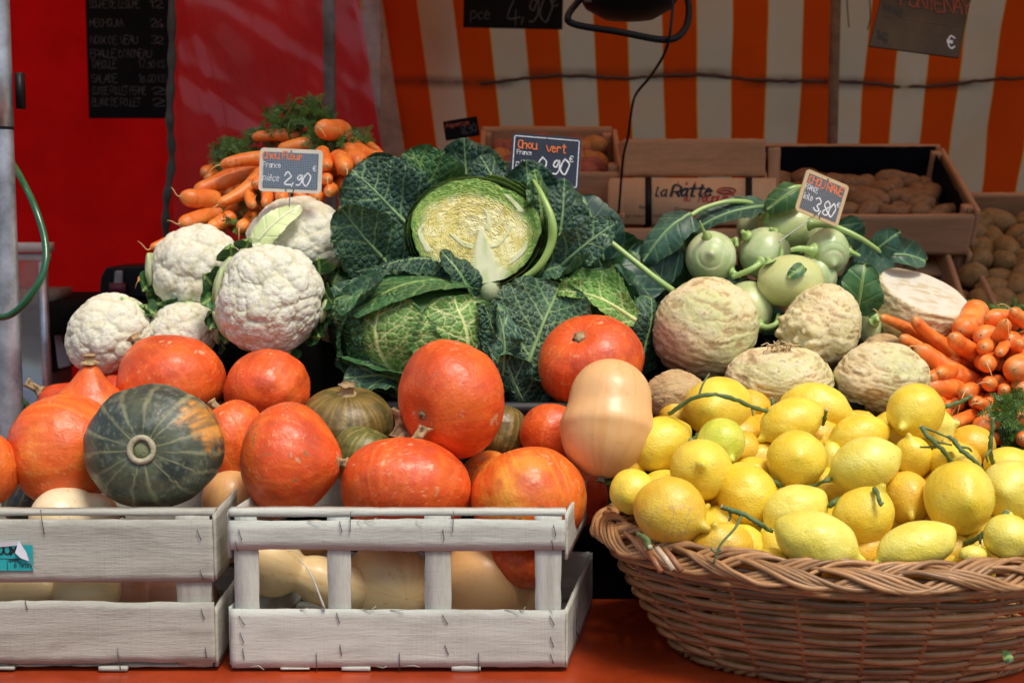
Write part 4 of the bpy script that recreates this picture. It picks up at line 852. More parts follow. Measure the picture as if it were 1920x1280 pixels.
def butternut(px, py, Lpx, rb, rnk, Y, axis, label, col, seed, waist=1.0, stem=True, split=.5):
    """axis points to the neck end"""
    s_ = Y/F; c = np.array(at(px, py, Y)); Rm = quatz(axis, seed); L_ = Lpx*s_; nu, nv = 110, 100
    a = np.linspace(0, 2*math.pi, nu, endpoint=False)[None]*np.ones((nv, 1)); v = np.linspace(.004, .996, nv)[:, None]*np.ones((1, nu)); t = (1-np.cos(math.pi*v))/2
    b1 = 2*rb/Lpx; bl = np.sqrt(np.clip(1-((t-b1/2)/(b1/2))**2, 0, 1))*rb
    nk = rnk*np.sqrt(np.clip(1-np.clip((t-(1-rnk*1.1/Lpx))/(rnk*1.1/Lpx), 0, 1)**2, 0, 1))*sstep(.15, .62, t)
    r = (bl**4+nk**4)**.25*s_
    D = np.stack([np.cos(a), np.sin(a), t*3], -1)
    r = r*(1+.018*fbm(D, .7, 2, seed)+.002*np.cos(a*8+seed)+.005*fbm(D, 6, 3, seed+2))
    P_ = np.stack([r*np.cos(a), r*np.sin(a), (t-.5)*L_], -1); P_[..., 0] += .04*L_*np.sin(t*3+seed)
    W = P_@Rm.T; n1 = fbm(np.stack([np.cos(a)*9, np.sin(a)*9, t*1.6], -1), 1, 4, seed+5)
    C_ = mix(np.array(col), np.array(col)*[.96, .86, .74], sstep(-.1, .6, n1)); C_ = mix(C_, np.array([.62, .36, .10]), .8*sstep(.48, .6, fbm(D, 14, 3, seed+9)))
    t_ = thing('butternut_squash', label, 'butternut squash', tuple(c), 'butternut squashes in and on the crates'); mk('body', W+c, gridF(nv, nu, True), M_butter, t_, C_)
    if stem: corky(t_, W[-1].mean(0)+c-np.array(Vector(axis).normalized())*.003, axis, 14*s_, 9*s_, seed, col=(.16, .15, .08))
    return t_
tan = (.78, .46, .20); cream = (.76, .58, .30)
butternut(1138, 784, 226, 78, 88, 1.85, (-.10, -.42, -.9), 'large smooth tan butternut propped upright beside the lemons', tan, 1)
butternut(572, 1075, 260, 62, 46, 1.80, (1, .15, -.30), 'cream butternut lying behind the left windows of the slatted crate', cream, 2)
butternut(728, 1088, 200, 82, 52, 1.86, (-.4, .9, .1), 'cream round-ended butternut in the middle window of the slatted crate', cream, 3)
butternut(925, 1098, 210, 84, 46, 1.81, (.92, .25, -.25), 'tan butternut in the right window of the slatted crate', (.74, .42, .17), 4)
butternut(432, 968, 180, 52, 40, 1.86, (.05, .2, -1), 'tan butternut standing in the gap between the two crates', (.74, .42, .17), 5)
butternut(140, 972, 170, 62, 46, 1.78, (1, .5, 0), 'pale butternut peeping over the left crate beneath the orange squash', (.80, .66, .42), 6)
butternut(70, 1108, 330, 62, 46, 1.78, (-1, .1, 0), 'cream butternut behind the slot of the left crate', cream, 7)
butternut(290, 1120, 240, 58, 42, 1.88, (1, .1, .1), 'shaded brownish butternut at the right end of the left crate slot', (.45, .22, .12), 8)
butternut(545, 1010, 170, 44, 36, 1.86, (1, .2, 0), 'tan butternut buried under the pear-shaped red squash', tan, 9)
butternut(-150, 1000, 260, 70, 50, 1.84, (-1, .1, .1), 'pale butternut buried in the far left of the left crate', cream, 10, stem=False)

# ------------------------------------------------------------------ lemons
def lemon_mesh_pts(seed, asp=1.22, nip=.26, nk=.10, nu=64, nv=84):
    a = np.linspace(0, 2*math.pi, nu, endpoint=False)[None]*np.ones((nv, 1)); v = np.linspace(.003, .997, nv)[:, None]*np.ones((1, nu)); ph = math.pi*v
    D = np.stack([np.sin(ph)*np.cos(a), np.sin(ph)*np.sin(a), -np.cos(ph)], -1)
    r = np.sin(ph); z = -np.cos(ph)*asp*.93; rr = r*(v > .5)+(v <= .5)*9; r2 = r*(v <= .5)+(v > .5)*9
    z = z+nip*(.55*np.exp(-(rr/.26)**2)+.75*np.exp(-(rr/.15)**4))-nk*np.exp(-(r2/.34)**2)
    r = r*(1+.06*fbm(D, 1.2, 2, seed)+.022*fbm(D, 4.5, 3, seed+4)+.05*np.exp(-((v-.93)/.05)**2)*fbm(D, 6, 2, seed+8))
    P_ = np.stack([r*np.cos(a), r*np.sin(a), z*(1+.03*fbm(D, 1.5, 2, seed+2))], -1)
    return P_, D, v
def Ylem(py): return 1.925-(py-760)*.00118
def lemon(px, py, w_, h_, nip_dir, label, tint=0, dY=0, asp=1.22, nip=.26, seed=None, scar=False, group='lemons heaped in the wicker basket'):
    seed = seed or int(px*7+py); Y = Ylem(py)+dY; s_ = Y/F; c = np.array(at(px, py, Y)); ax = (nip_dir[0], -nip_dir[2], nip_dir[1])
    P_, D, v = lemon_mesh_pts(seed, asp, nip, .08+.1*((seed*37) % 10)/10); Rm = quatz(ax, seed); W = P_@Rm.T
    sx = w_*s_/(W[..., 0].max()-W[..., 0].min()); sz = h_*s_/(W[..., 2].max()-W[..., 2].min()); W = W*[sx, math.sqrt(sx*sz), sz]
    T = {0: ((.82, .57, .035), (.85, .67, .08)), 1: ((.80, .67, .09), (.84, .76, .17)), 2: ((.55, .60, .05), (.70, .68, .09)), 3: ((.76, .44, .025), (.80, .55, .06))}[tint]
    C_ = mix(np.array(T[0]), np.array(T[1]), sstep(-.4, .5, fbm(D, 1.6, 3, seed+6)))
    C_ = mix(C_, np.array([.55, .55, .06]), .45*np.exp(-((1-v)/.10)**2)+.35*np.exp(-(v/.08)**2)); C_ = mix(C_, np.array([.35, .25, .06]), .8*np.exp(-((1-v)/.018)**2))
    C_ = mix(C_, np.array([.45, .33, .14]), .55*sstep(.50, .60, fbm(D, 9, 4, seed+12)))
    if scar:
        d = D@Rm.T; q = np.abs(fbm(D, 3.0, 3, 77)); C_ = mix(C_, np.array([.42, .28, .16]), .8*(1-sstep(.02, .09, q))*sstep(.55, .8, d@np.array(Vector((-.1, -.9, -.05)).normalized()))*.7)
    C_ = C_+0*v[..., None]; Wc = W+c
    o = mk('lemon', Wc, gridF(84, 64, True), M_lemon, None, C_, origin=tuple(c)); props(o, label, 'lemon', group); return o
LM = [
 (1345,764,132,118,(.3,-.1,-.8),'yellow lemon under the long forked twig at the top left of the heap',0,.01,1.1),
 (1407,772,84,86,(.2,.2,.8),'lemon half hidden right of the one under the long twig',3,.05,1.1),
 (1440,796,70,56,(.2,.2,.8),'sliver of lemon left of the highest nippled lemon',3,.05,1.1),
 (1266,778,64,60,(.2,.2,-.8),'lemon showing a sliver at the far upper left of the heap',3,.07,1.1),
 (1237,832,132,106,(-.85,-.45,.25),'lemon with nipple pointing down left, leftmost of the upper ones',0,0,1.25),
 (1352,828,92,92,(.25,-.45,.75),'small lime-green lemon, the only green fruit in the basket',2,-.04,1.05),
 (1315,881,120,118,(-.12,.30,.9),'lemon with its knob-like nipple facing the viewer',0,-.04,1.15),
 (1186,921,88,88,(.3,.1,-.8),'small round lemon at the left rim with a greenish cast',0,-.01,1.08),
 (1178,878,66,66,(.3,.1,-.8),'orange-yellow lemon wedged between butternut and leftmost lemons',3,.05,1.08),
 (1256,958,142,132,(.72,-.25,.55),'biggest deep yellow lemon with a brown scar on its side',3,-.03,1.12),
 (1355,1020,120,92,(-.25,.8,.35),'low lemon with upright nipple resting on the front rim',3,.03,1.1),
 (1402,928,118,132,(.25,-.85,.30),'lemon hanging nipple down behind the front left twig',0,0,1.2),
 (1484,790,130,92,(-.80,-.50,.25),'long lemon lying below the topmost one with a short stalk',0,-.02,1.35),
 (1531,765,146,98,(.95,-.20,.2),'topmost lemon, large with nipple pointing right',0,.02,1.35),
 (1494,861,114,110,(.1,-.2,-.8),'smooth round yellow lemon in the middle of the heap',0,-.03,1.1),
 (1622,871,138,110,(-.85,-.45,-.3),'pale oval lemon in the centre with a twig at its left end',1,-.06,1.3),
 (1612,817,132,82,(-.8,-.2,.1),'broad yellow lemon behind the pale oval one',0,.0,1.35),
 (1608,790,84,44,(.8,0,.1),'orange-yellow lemon sliver above the broad one',3,.05,1.2),
 (1560,858,44,60,(.1,.1,.8),'sliver of lemon between the middle round one and pale oval one',1,.03,1.1),
 (1716,771,110,106,(-.55,-.35,.7),'speckled lemon with nipple at lower left, beside the carrots',0,-.05,1.12),
 (1752,808,76,90,(.5,.2,.3),'pale lemon mostly behind the speckled one',1,.04,1.15),
 (1713,856,74,92,(-.25,.92,.2),'slim pear-shaped lemon standing upright right of the pale oval one',0,.0,1.35),
 (1786,864,92,74,(-.25,.45,.75),'lemon under the crossed twigs with a dimpled knob',0,.0,1.15),
 (1822,834,90,76,(.3,.3,-.5),'orange-yellow lemon at the back touching the carrots',3,.06,1.1),
 (1890,872,92,70,(.6,.4,-.4),'pale lemon below the upright twig at the right',0,.02,1.15),
 (1798,932,132,142,(.05,-.1,-.9),'big plain round lemon with tiny black specks',0,-.05,1.08),
 (1895,920,116,118,(.4,-.1,-.6),'large lemon cut by the right edge above the low dark twig',1,-.01,1.15),
 (1701,933,92,102,(-.1,-.35,.85),'shaded golden lemon with nipple facing the viewer',3,.0,1.15),
 (1618,968,116,132,(.35,.82,.25),'lemon with ridged neck and pale cut stalk on top',0,-.01,1.3),
 (1491,957,132,98,(-.75,-.55,.2),'pale lemon just above the front centre one',1,.0,1.25),
 (1531,1013,170,114,(.90,-.42,.25),'front centre lemon, nipple at lower right and twig at left',1,-.03,1.4),
 (1718,1022,166,94,(-.85,-.50,.15),'wide pale lemon lying along the front rim',1,-.02,1.45),
 (1890,1006,96,86,(.2,.5,-.5),'pale wrinkled lemon resting on the rim at the right edge',1,-.03,1.1),
 (1824,1040,54,42,(.3,.8,.2),'tiny piece of lemon at the rim below the low twig',1,0,1.1),
 (1448,1048,74,44,(-.3,.3,.4),'lemon just showing above the rim left of the front centre one',0,.03,1.1),
 (1392,840,66,66,(.2,.2,-.8),'golden lemon behind the green one',3,.03,1.1),
 (1412,886,78,62,(.2,.2,-.8),'greenish yellow lemon between the knobbed one and middle round one',0,.03,1.1),
 (1668,1052,54,40,(.2,.2,-.8),'lemon bit at the rim between the two widest front lemons',0,.03,1.1),
]
for q in LM: lemon(q[0], q[1], q[2], q[3], q[4], q[5], q[6], q[7], q[8], nip=.16 if q[4][2] < -.5 else .26, scar='brown scar' in q[5])
rn = random.Random(11)
for py in range(790, 1060, 52):
    for px in range(1200 if py > 850 else 1260, 1990, 76):
        fx, fy = px+rn.uniform(-14, 14)+(38 if (py//52) % 2 else 0), py+30+rn.uniform(-8, 8)
        fp = at(fx, fy, Ylem(fy)+.07)
        if ((fp.x-.436)/.262)**2+((fp.y-1.775)/.172)**2 > 1: continue
        lemon(fx, fy, 100, 92, (rn.uniform(-1, 1), rn.uniform(-1, 1), rn.uniform(-.3, .5)), 'lemon deep in the heap showing only through gaps between the others', rn.choice([0, 3, 3]), .07, 1.18, group='lemons buried deep in the heap')
def twig(pts, r, label, cat='twig', side=None, name='lemon_twig'):
    b_ = MB(); P_ = spline([at(*p) for p in pts], 6); n_ = len(P_); P_ += np.random.RandomState(int(pts[0][0])).randn(n_, 3)*.0005; r = r*.82; rr = r*1.75/F*(1+.55*np.random.RandomState(int(pts[0][0])).rand(n_)); b_.tube(P_, rr, (.10, .16, .05), 8)
    for q in side or []: P2 = spline([at(*p) for p in q], 5); b_.tube(P2, np.linspace(r*.8, r*.5, len(P2))*1.75/F, (.12, .17, .06), 7)
    e = P_[0]; d = P_[0]-P_[1]; d /= np.linalg.norm(d); b_.tube([e, e+d*.0012], r*1.75/F*1.1, (.42, .38, .26), 8)
    o = b_.build(name, M_twig); props(o, label, cat, 'twigs left on the lemons'); return o
twig([(1254,776,1.84),(1290,752,1.82),(1328,739,1.81),(1370,746,1.82),(1415,765,1.85),(1458,776,1.88)], 4, 'long forked green twig over the top left lemon', side=[[(1310,745,1.815),(1317,722,1.82),(1330,700,1.83)], [(1410,763,1.85),(1412,778,1.84)]])
twig([(1446,748,1.93),(1452,764,1.92),(1458,778,1.90),(1476,772,1.90)], 4.5, 'short thick twig stub beside the topmost lemon')
twig([(1549,768,1.84),(1547,782,1.86),(1543,796,1.88)], 3.5, 'short upright stalk on the long lemon under the topmost one')
twig([(1296,825,1.82),(1310,815,1.86)], 4, 'tiny green stub left of the small green lemon')
twig([(1433,888,1.76),(1450,903,1.75),(1468,914,1.76)], 4.5, 'thick green twig piece under the middle round lemon')
twig([(1508,915,1.75),(1530,908,1.74),(1552,900,1.73),(1566,898,1.76)], 3.5, 'thin twig at the left end of the pale oval lemon')
twig([(1355,950,1.60),(1372,956,1.60),(1392,963,1.595),(1422,980,1.59),(1447,996,1.60)], 4.2, 'forked twig hanging in front of the low lemon', side=[[(1392,963,1.595),(1378,990,1.585),(1350,1022,1.58),(1338,1056,1.58)], [(1352,1030,1.58),(1340,1034,1.58),(1332,1026,1.58)], [(1366,954,1.60),(1370,968,1.60),(1366,976,1.60)]])
twig([(1555,948,1.68),(1567,940,1.68),(1580,936,1.70)], 4.5, 'green stalk stub at the right end of the pale lemon above centre')
twig([(1640,916,1.65),(1646,930,1.635),(1652,946,1.63)], 4, 'pale cut stalk on the ridged neck lemon')
twig([(1726,800,1.76),(1742,820,1.75),(1768,845,1.75),(1780,862,1.76),(1792,876,1.79)], 4.3, 'pale-streaked twig crossing at the upper right of the heap', side=[[(1728,800,1.76),(1750,808,1.76),(1778,820,1.77)], [(1748,826,1.75),(1765,830,1.76),(1784,834,1.77)], [(1755,838,1.75),(1740,838,1.76),(1726,838,1.78)]])
twig([(1780,818,1.77),(1800,840,1.76),(1825,862,1.75),(1842,882,1.76)], 4.5, 'dark blunt-ended twig right of the pale-streaked one', side=[[(1802,838,1.76),(1816,840,1.77),(1822,846,1.78)]])
twig([(1862,784,1.78),(1860,810,1.78),(1857,840,1.78),(1862,870,1.80)], 4.2, 'upright green twig standing at the right of the heap', side=[[(1858,842,1.78),(1850,855,1.77),(1852,866,1.78)]])
twig([(1888,960,1.62),(1868,980,1.61),(1845,1000,1.61),(1815,1018,1.64),(1802,1016,1.67)], 4.5, 'dark low twig at the right rim', side=[[(1840,1003,1.61),(1838,1014,1.61),(1840,1028,1.62)]])
twig([(1822,742,1.86),(1800,752,1.86),(1770,764,1.86)], 4, 'green twig pointing right from the speckled lemon into the carrots')
twig([(1218,1026,1.58),(1212,1012,1.60),(1195,1000,1.63)], 5, 'short green stalk with pale knot on the basket rim')
twig([(1126,900,1.84),(1140,905,1.83),(1160,898,1.82),(1150,885,1.84)], 3.5, 'dark dry twig at the foot of the tan butternut')

# ------------------------------------------------------------------ wicker basket
bc = at(1620, 640, 1.77); BX, BY = bc.x, 1.775
bk = thing('wicker_basket', 'wide oval wicker basket with thick plaited rim holding the lemons', 'basket', (BX, BY, 0))
RA, RB, BA, BB = .317, .222, .225, .150
def bpt(th, z, off=0):
    t = np.clip(z/.145, 0, 1)**.8; a = BA+(RA-BA)*t+off; b_ = BB+(RB-BB)*t+off
    return np.stack([BX+a*np.cos(th), BY+b_*np.sin(th)+.012*(1-t), z+np.zeros_like(th)], -1)
wc = np.array([.33, .168, .066])
NS = 24; wv = MB(); rs = np.random.RandomState(3)
rows = 17
for j in range(rows):
    z = .006+j*.0086; n_ = NS*8; th = np.linspace(0, 2*math.pi, n_, endpoint=False)
    zz = z+.0012*vnoise(np.stack([th*4, th*0+j*3.1, th*0], -1), 1)+.0006*np.sin(th*NS/2+j)
    pp = bpt(th, zz); nrm = np.stack([np.cos(th)/RA, np.sin(th)/RB, th*0], -1); nrm /= np.linalg.norm(nrm, axis=1)[:, None]
    ph = (j % 2)*math.pi; tri = np.cos(th*NS/2+ph); off = .0042*np.sign(tri)*np.abs(tri)**.7
    pp = pp+nrm*off[:, None]; rr = .0040*(1+.12*vnoise(np.stack([th*3, th*0+j, th*0], -1), 4))
    V, Fa = tube(pp, rr, 8, closed=True)
    cc = wc*(1+.55*vnoise(np.stack([np.floor(th*NS/2/math.pi*.23+rs.rand()*9), th*0+j, th*0], -1)*1.37, 6))[:, None]; cc = np.maximum(cc, .03)
    wv.add(V, Fa, np.repeat(cc, 8, 0))
wv.build('woven_side', M_wick, bk)
sk_ = MB()
for i in range(NS):
    th = np.full(14, (i+.5)*2*math.pi/NS); sk_.tube(bpt(th, np.linspace(0, .15, 14)), .0036, wc*.8, 8)
sk_.build('stakes', M_wick, bk)
# foot: a pair of twisted rods
ft = MB()
for i in range(3):
    th = np.linspace(0, 2*math.pi, 400, endpoint=False); ps2 = th*26+i*2.094; pp = bpt(th, np.full(400, .001), 0)+np.stack([np.cos(th)*.005*np.cos(ps2), np.sin(th)*.005*np.cos(ps2), .0035+.004*np.sin(ps2)], -1); V, Fa = tube(pp, .0035, 8, closed=True); ft.add(V, Fa, wc*(.8+.2*i))
ft.build('foot_band', M_wick, bk)
th = np.linspace(0, 2*math.pi, 80, endpoint=False); rg = np.linspace(.01, 1, 16)[:, None]; P_ = np.stack([BX+BA*rg*np.cos(th), BY+.012+BB*rg*np.sin(th), .006+rg*0+th*0], -1); mk('base', P_, gridF(16, 80, True), M_wick, bk, wc*.7)
# plaited rim: three groups of parallel rods weaving over each other
rim = MB(); n_ = 900; th = np.linspace(0, 2*math.pi, n_, endpoint=False); zr = .156+.010*np.cos(th)**2*np.where(np.cos(th) < 0, 1, .6)
rd = np.stack([np.cos(th)*RB, np.sin(th)*RA, th*0], -1); rd /= np.linalg.norm(rd, axis=1)[:, None]
cen = np.stack([BX+(RA+.006)*np.cos(th), BY+(RB+.004)*np.sin(th), zr], -1)
for g_ in range(3):
    for q in range(5):
        psi = 7*th+g_*2*math.pi/3; k1 = (q-2)*.26
        rad = .0138*np.sin(psi+k1)+.002*np.sin(5*th+q); up = .0068*np.sin(2*(psi+k1)+.6)+.0060*np.cos(psi*1.0+k1)*0
        # slanting front face: outward part sits lower
        pp = cen+rd*rad[:, None]; pp[:, 2] += -rad*.62+up+.0004*q
        pp += .0007*np.stack([vnoise(np.stack([th*20, th*0+q+g_*7, th*0], -1), k_) for k_ in (1, 2, 3)], -1)
        V, Fa = tube(pp, .0031*(1+.15*vnoise(np.stack([th*5, th*0+q*3+g_, th*0], -1), 4)), 8, closed=True)
        cc = wc*1.08*(1+.25*math.sin(q*2.3+g_*4))*np.ones((n_, 1)); cc = cc*(1+.2*vnoise(np.stack([th*8, th*0+q, th*0+g_], -1), 9))[:, None]
        rim.add(V, Fa, np.repeat(cc, 8, 0))
for q in range(5):  # bands under the plait
    pp = cen+rd*(-.004-.0005*q); pp[:, 2] += -.008-.0045*q; psi = 30*th+q*math.pi; pp += rd*(.0026*np.sin(psi))[:, None]
    V, Fa = tube(pp, .0036, 8, closed=True); rim.add(V, Fa, wc*(.85+.1*q))
rim.build('plaited_rim', M_wick, bk)
# broken rod ends on the rim
for (p0, p1, c_) in (((1232, 1028, 1.585), (1262, 1068, 1.565), (.55, .42, .28)), ((1246, 1030, 1.59), (1278, 1070, 1.565), (.30, .13, .06)), ((1215, 1032, 1.60), (1240, 1072, 1.57), (.34, .13, .05)), ((1150, 975, 1.76), (1165, 1010, 1.72), (.34, .13, .05)), ((1170, 975, 1.74), (1180, 1015, 1.70), (.34, .13, .05))):
    br = MB(); br.tube([at(*p0), at((p0[0]+p1[0])/2, (p0[1]+p1[1])/2-2, (p0[2]+p1[2])/2-.004), at(*p1)], .0036, c_, 8); br.build('rod_end', M_wick, bk)

# ------------------------------------------------------------------ cauliflowers
import bmesh
_ico = {}
def ico(n):
    if n not in _ico:
        bm = bmesh.new(); bmesh.ops.create_icosphere(bm, subdivisions=n, radius=1); bm.verts.ensure_lookup_table()
        V = np.array([v.co[:] for v in bm.verts]); Fa = np.array([[v.index for v in f.verts] for f in bm.faces]); bm.free(); _ico[n] = (V, Fa)
    return _ico[n]
def sph_seeds(N, seed, jit=.8):
    i = np.arange(N)+.5; ph = np.arccos(1-2*i/N); a = math.pi*(1+5**.5)*i; D = np.stack([np.sin(ph)*np.cos(a), np.sin(ph)*np.sin(a), np.cos(ph)], -1)
    rs = np.random.RandomState(seed); D += rs.randn(N, 3)*jit*.35*math.sqrt(4*math.pi/N); return D/np.linalg.norm(D, axis=1)[:, None]
_curd = {}
def curd(seed):
    if seed in _curd: return _curd[seed]
    D, Fa = ico(7 if seed == 1 else 6); Dw = D+.05*np.stack([fbm(D, 3, 2, seed+k) for k in range(3)], -1); Dw /= np.linalg.norm(Dw, axis=1)[:, None]
    h = 0; cre = 0
    for N, amp, ex in ((48, .095, .5), (300, .046, .5), (2000, .018, .6)):
        f1, f2, idx = voro(Dw, sph_seeds(N, seed*7+N, 1.5)); s_ = math.sqrt(4*math.pi/N); b = np.sqrt(np.clip(1-(f1/(s_*.80))**2, 0, 1)); h = h+amp*b
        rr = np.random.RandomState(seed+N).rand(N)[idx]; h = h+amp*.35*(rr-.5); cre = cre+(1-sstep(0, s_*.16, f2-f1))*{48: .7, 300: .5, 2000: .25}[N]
    r = .90+h+.07*fbm(D, 1.1, 2, seed)
    P_ = D*r[:, None]; P_[:, 2] *= .86; P_[:, 2] = np.where(P_[:, 2] < -.35, -.35+(P_[:, 2]+.35)*.35, P_[:, 2])
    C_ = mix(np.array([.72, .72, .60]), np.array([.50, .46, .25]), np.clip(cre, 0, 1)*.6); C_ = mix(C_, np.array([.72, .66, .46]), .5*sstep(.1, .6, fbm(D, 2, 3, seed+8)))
    _curd[seed] = (P_, Fa, C_); return _curd[seed]
def veins(X, Y, seed, sp=.020, cell=.0085, wm=.0030, L_=.2, slope=.85, fine=True):
    sp = sp*1.5
    """vein mask and pucker height for a savoy leaf; X along the midrib, Y across (metres)"""
    sh = X.shape; Q = np.stack([X, Y, X*0], -1); Xw = X+.004*fbm(Q, 45, 2, seed)+.010*fbm(Q, 14, 2, seed+2); Yw = Y+.004*fbm(Q, 45, 2, seed+9)
    ay = np.abs(Yw); a = Xw-ay*slope-1.5*ay**2+np.where(Yw > 0, .45*sp, 0); fr = np.abs((a/sp+.5) % 1-.5)*sp
    tap = np.clip(1-ay/(L_*.55), .25, 1)
    v1 = (1-sstep(.0005, .0022*tap+.0004, fr*.8)); vm_ = 1-sstep(wm*.6*(1.25-X/L_), wm*(1.4-X/L_), np.abs(Y))
    rs = np.random.RandomState(seed); x0, x1, y0, y1 = X.min()-.02, X.max()+.02, Y.min()-.02, Y.max()+.02
    gx, gy = np.meshgrid(np.arange(x0, x1, cell), np.arange(y0, y1, cell)); S = np.stack([gx.ravel(), gy.ravel()], -1)+rs.uniform(-.42, .42, (gx.size, 2))*cell
    f1, f2, _ = voro(np.stack([Xw.ravel(), Yw.ravel()], -1), S); f = (f2-f1).reshape(sh); v2 = 1-sstep(.0004, .0018, f)
    h = .6*sstep(0, cell*.55, f)
    if fine:
        c2 = cell*.42; gx, gy = np.meshgrid(np.arange(x0, x1, c2), np.arange(y0, y1, c2)); S = np.stack([gx.ravel(), gy.ravel()], -1)+rs.uniform(-.42, .42, (gx.size, 2))*c2
        f1, f2, _ = voro(np.stack([Xw.ravel(), Yw.ravel()], -1), S); g_ = (f2-f1).reshape(sh); h = h+.35*sstep(0, c2*.6, g_); v2 = np.maximum(v2, .38*(1-sstep(.0002, .0009, g_)))
    h = h*(1-.8*np.clip(v1+vm_, 0, 1))
    return np.clip(v1, 0, 1), np.clip(vm_, 0, 1), v2, h
SAV = {'dark': ((.018, .060, .040), (.21, .33, .13)), 'mid': ((.030, .10, .035), (.24, .36, .11)), 'light': ((.085, .21, .035), (.56, .62, .26)), 'blue': ((.022, .068, .052), (.22, .35, .16)), 'pale': ((.20, .36, .07), (.55, .62, .28)), 'white': ((.46, .54, .26), (.70, .72, .50))}
def savoy_leaf(parent, base, tip, wd, nrm, cols='dark', seed=0, bow=.12, cup=.25, ruf=.012, n=110, u0=.0, pw=(.68, .42), edge=0.0, vs=1.0, rib=True, name='leaf', puck=.0016, rollx=0.0, sp=.020, mat=None, smooth_leaf=False, twist=0):
    base = np.array(base); tip = np.array(tip); T = tip-base; L_ = np.linalg.norm(T); T /= L_
    Nn = np.array(Vector(nrm).normalized()); Nn = Nn-T*(Nn@T); Nn /= np.linalg.norm(Nn); S = np.cross(T, Nn)
    u = np.linspace(0, 1, n)[:, None]*np.ones((1, n)); v = np.linspace(-1, 1, n)[None]*np.ones((n, 1))
    w_ = wd/2*np.sin(math.pi*np.clip(.02+.98*u, 0, 1)**pw[0])**pw[1]+.002; w_[-1] = .001
    Q = np.stack([u*L_, v*w_, u*0], -1)
    w_ = w_*(1+(.16*fbm(np.stack([u*L_*35, np.sign(v)*3, u*0], -1), 1, 3, seed+3)+.05*vnoise(np.stack([u*L_*260, np.sign(v)*3, u*0], -1), seed+4))*(.9 if smooth_leaf else 1))
    if not smooth_leaf: ruf = ruf*1.9; puck = puck*1.9
    X = u*L_; Yv = v*w_
    if smooth_leaf:
        ay = np.abs(Yv); fr = np.abs(((X-ay*.7+np.where(Yv > 0, .01, 0))/.026+.5) % 1-.5)*.026; v1 = (1-sstep(.0003, .0012, fr))*.8; vm_ = 1-sstep(.0012, .0028, ay); v2 = .3*(1-sstep(0, .25, np.abs(fbm(Q, 90, 2, seed)))); h = .4*fbm(Q, 40, 2, seed)-1.0*v1
    else: v1, vm_, v2, h = veins(X, Yv, seed, sp=sp, L_=L_, cell=.0100)
    e = np.abs(v)**2.2
    lat = Yv; dz = cup*wd*.5*v**2+puck*h+ruf*e*(1.3*fbm(np.stack([X*22+np.sign(v)*5, X*0, X*0], -1), 1, 2, seed+5)+.6*fbm(np.stack([X*60+np.sign(v)*5, X*0, X*0], -1), 1, 2, seed+6))+ruf*.8*fbm(Q, 14, 2, seed+8)
    dz = dz+bow*L_*np.sin(u*math.pi)-rollx*L_*u**3+edge*wd*np.maximum(np.abs(v)-.7, 0)**1.5*3
    tw = twist*u; lat2 = lat*np.cos(tw)-dz*np.sin(tw)*.3; dz2 = dz+lat*np.sin(tw)
    W = base+T*X[..., None]+S*lat2[..., None]+Nn*dz2[..., None]
    A, B = [np.array(q) for q in SAV[cols]]
    C_ = mix(A, A*1.7+np.array([.01, .015, 0]), sstep(-.3, .6, fbm(Q, 16, 3, seed+1))); m_ = np.clip(v1*.85+v2*.55, 0, 1)*vs; C_ = mix(C_, B, np.clip(m_, 0, 1)); C_ = mix(C_, B*1.25, vm_)
    C_ = mix(C_, A*.75+B*.35, sstep(.93, 1, np.abs(v))*.6)
    mb = MB(); mb.add(W, gridF(n, n), C_)
    if rib:
        c_ = n//2; P2 = W[:int(n*.9):3, c_]; rr = np.linspace(.0045, .0012, len(P2))*min(1, L_/.15); V, Fa = tube(P2+Nn*.0003, rr, 8); mb.add(V, Fa, B*1.2)
    return mb.build(name, mat or (M_leaf if smooth_leaf else M_savoy), parent)
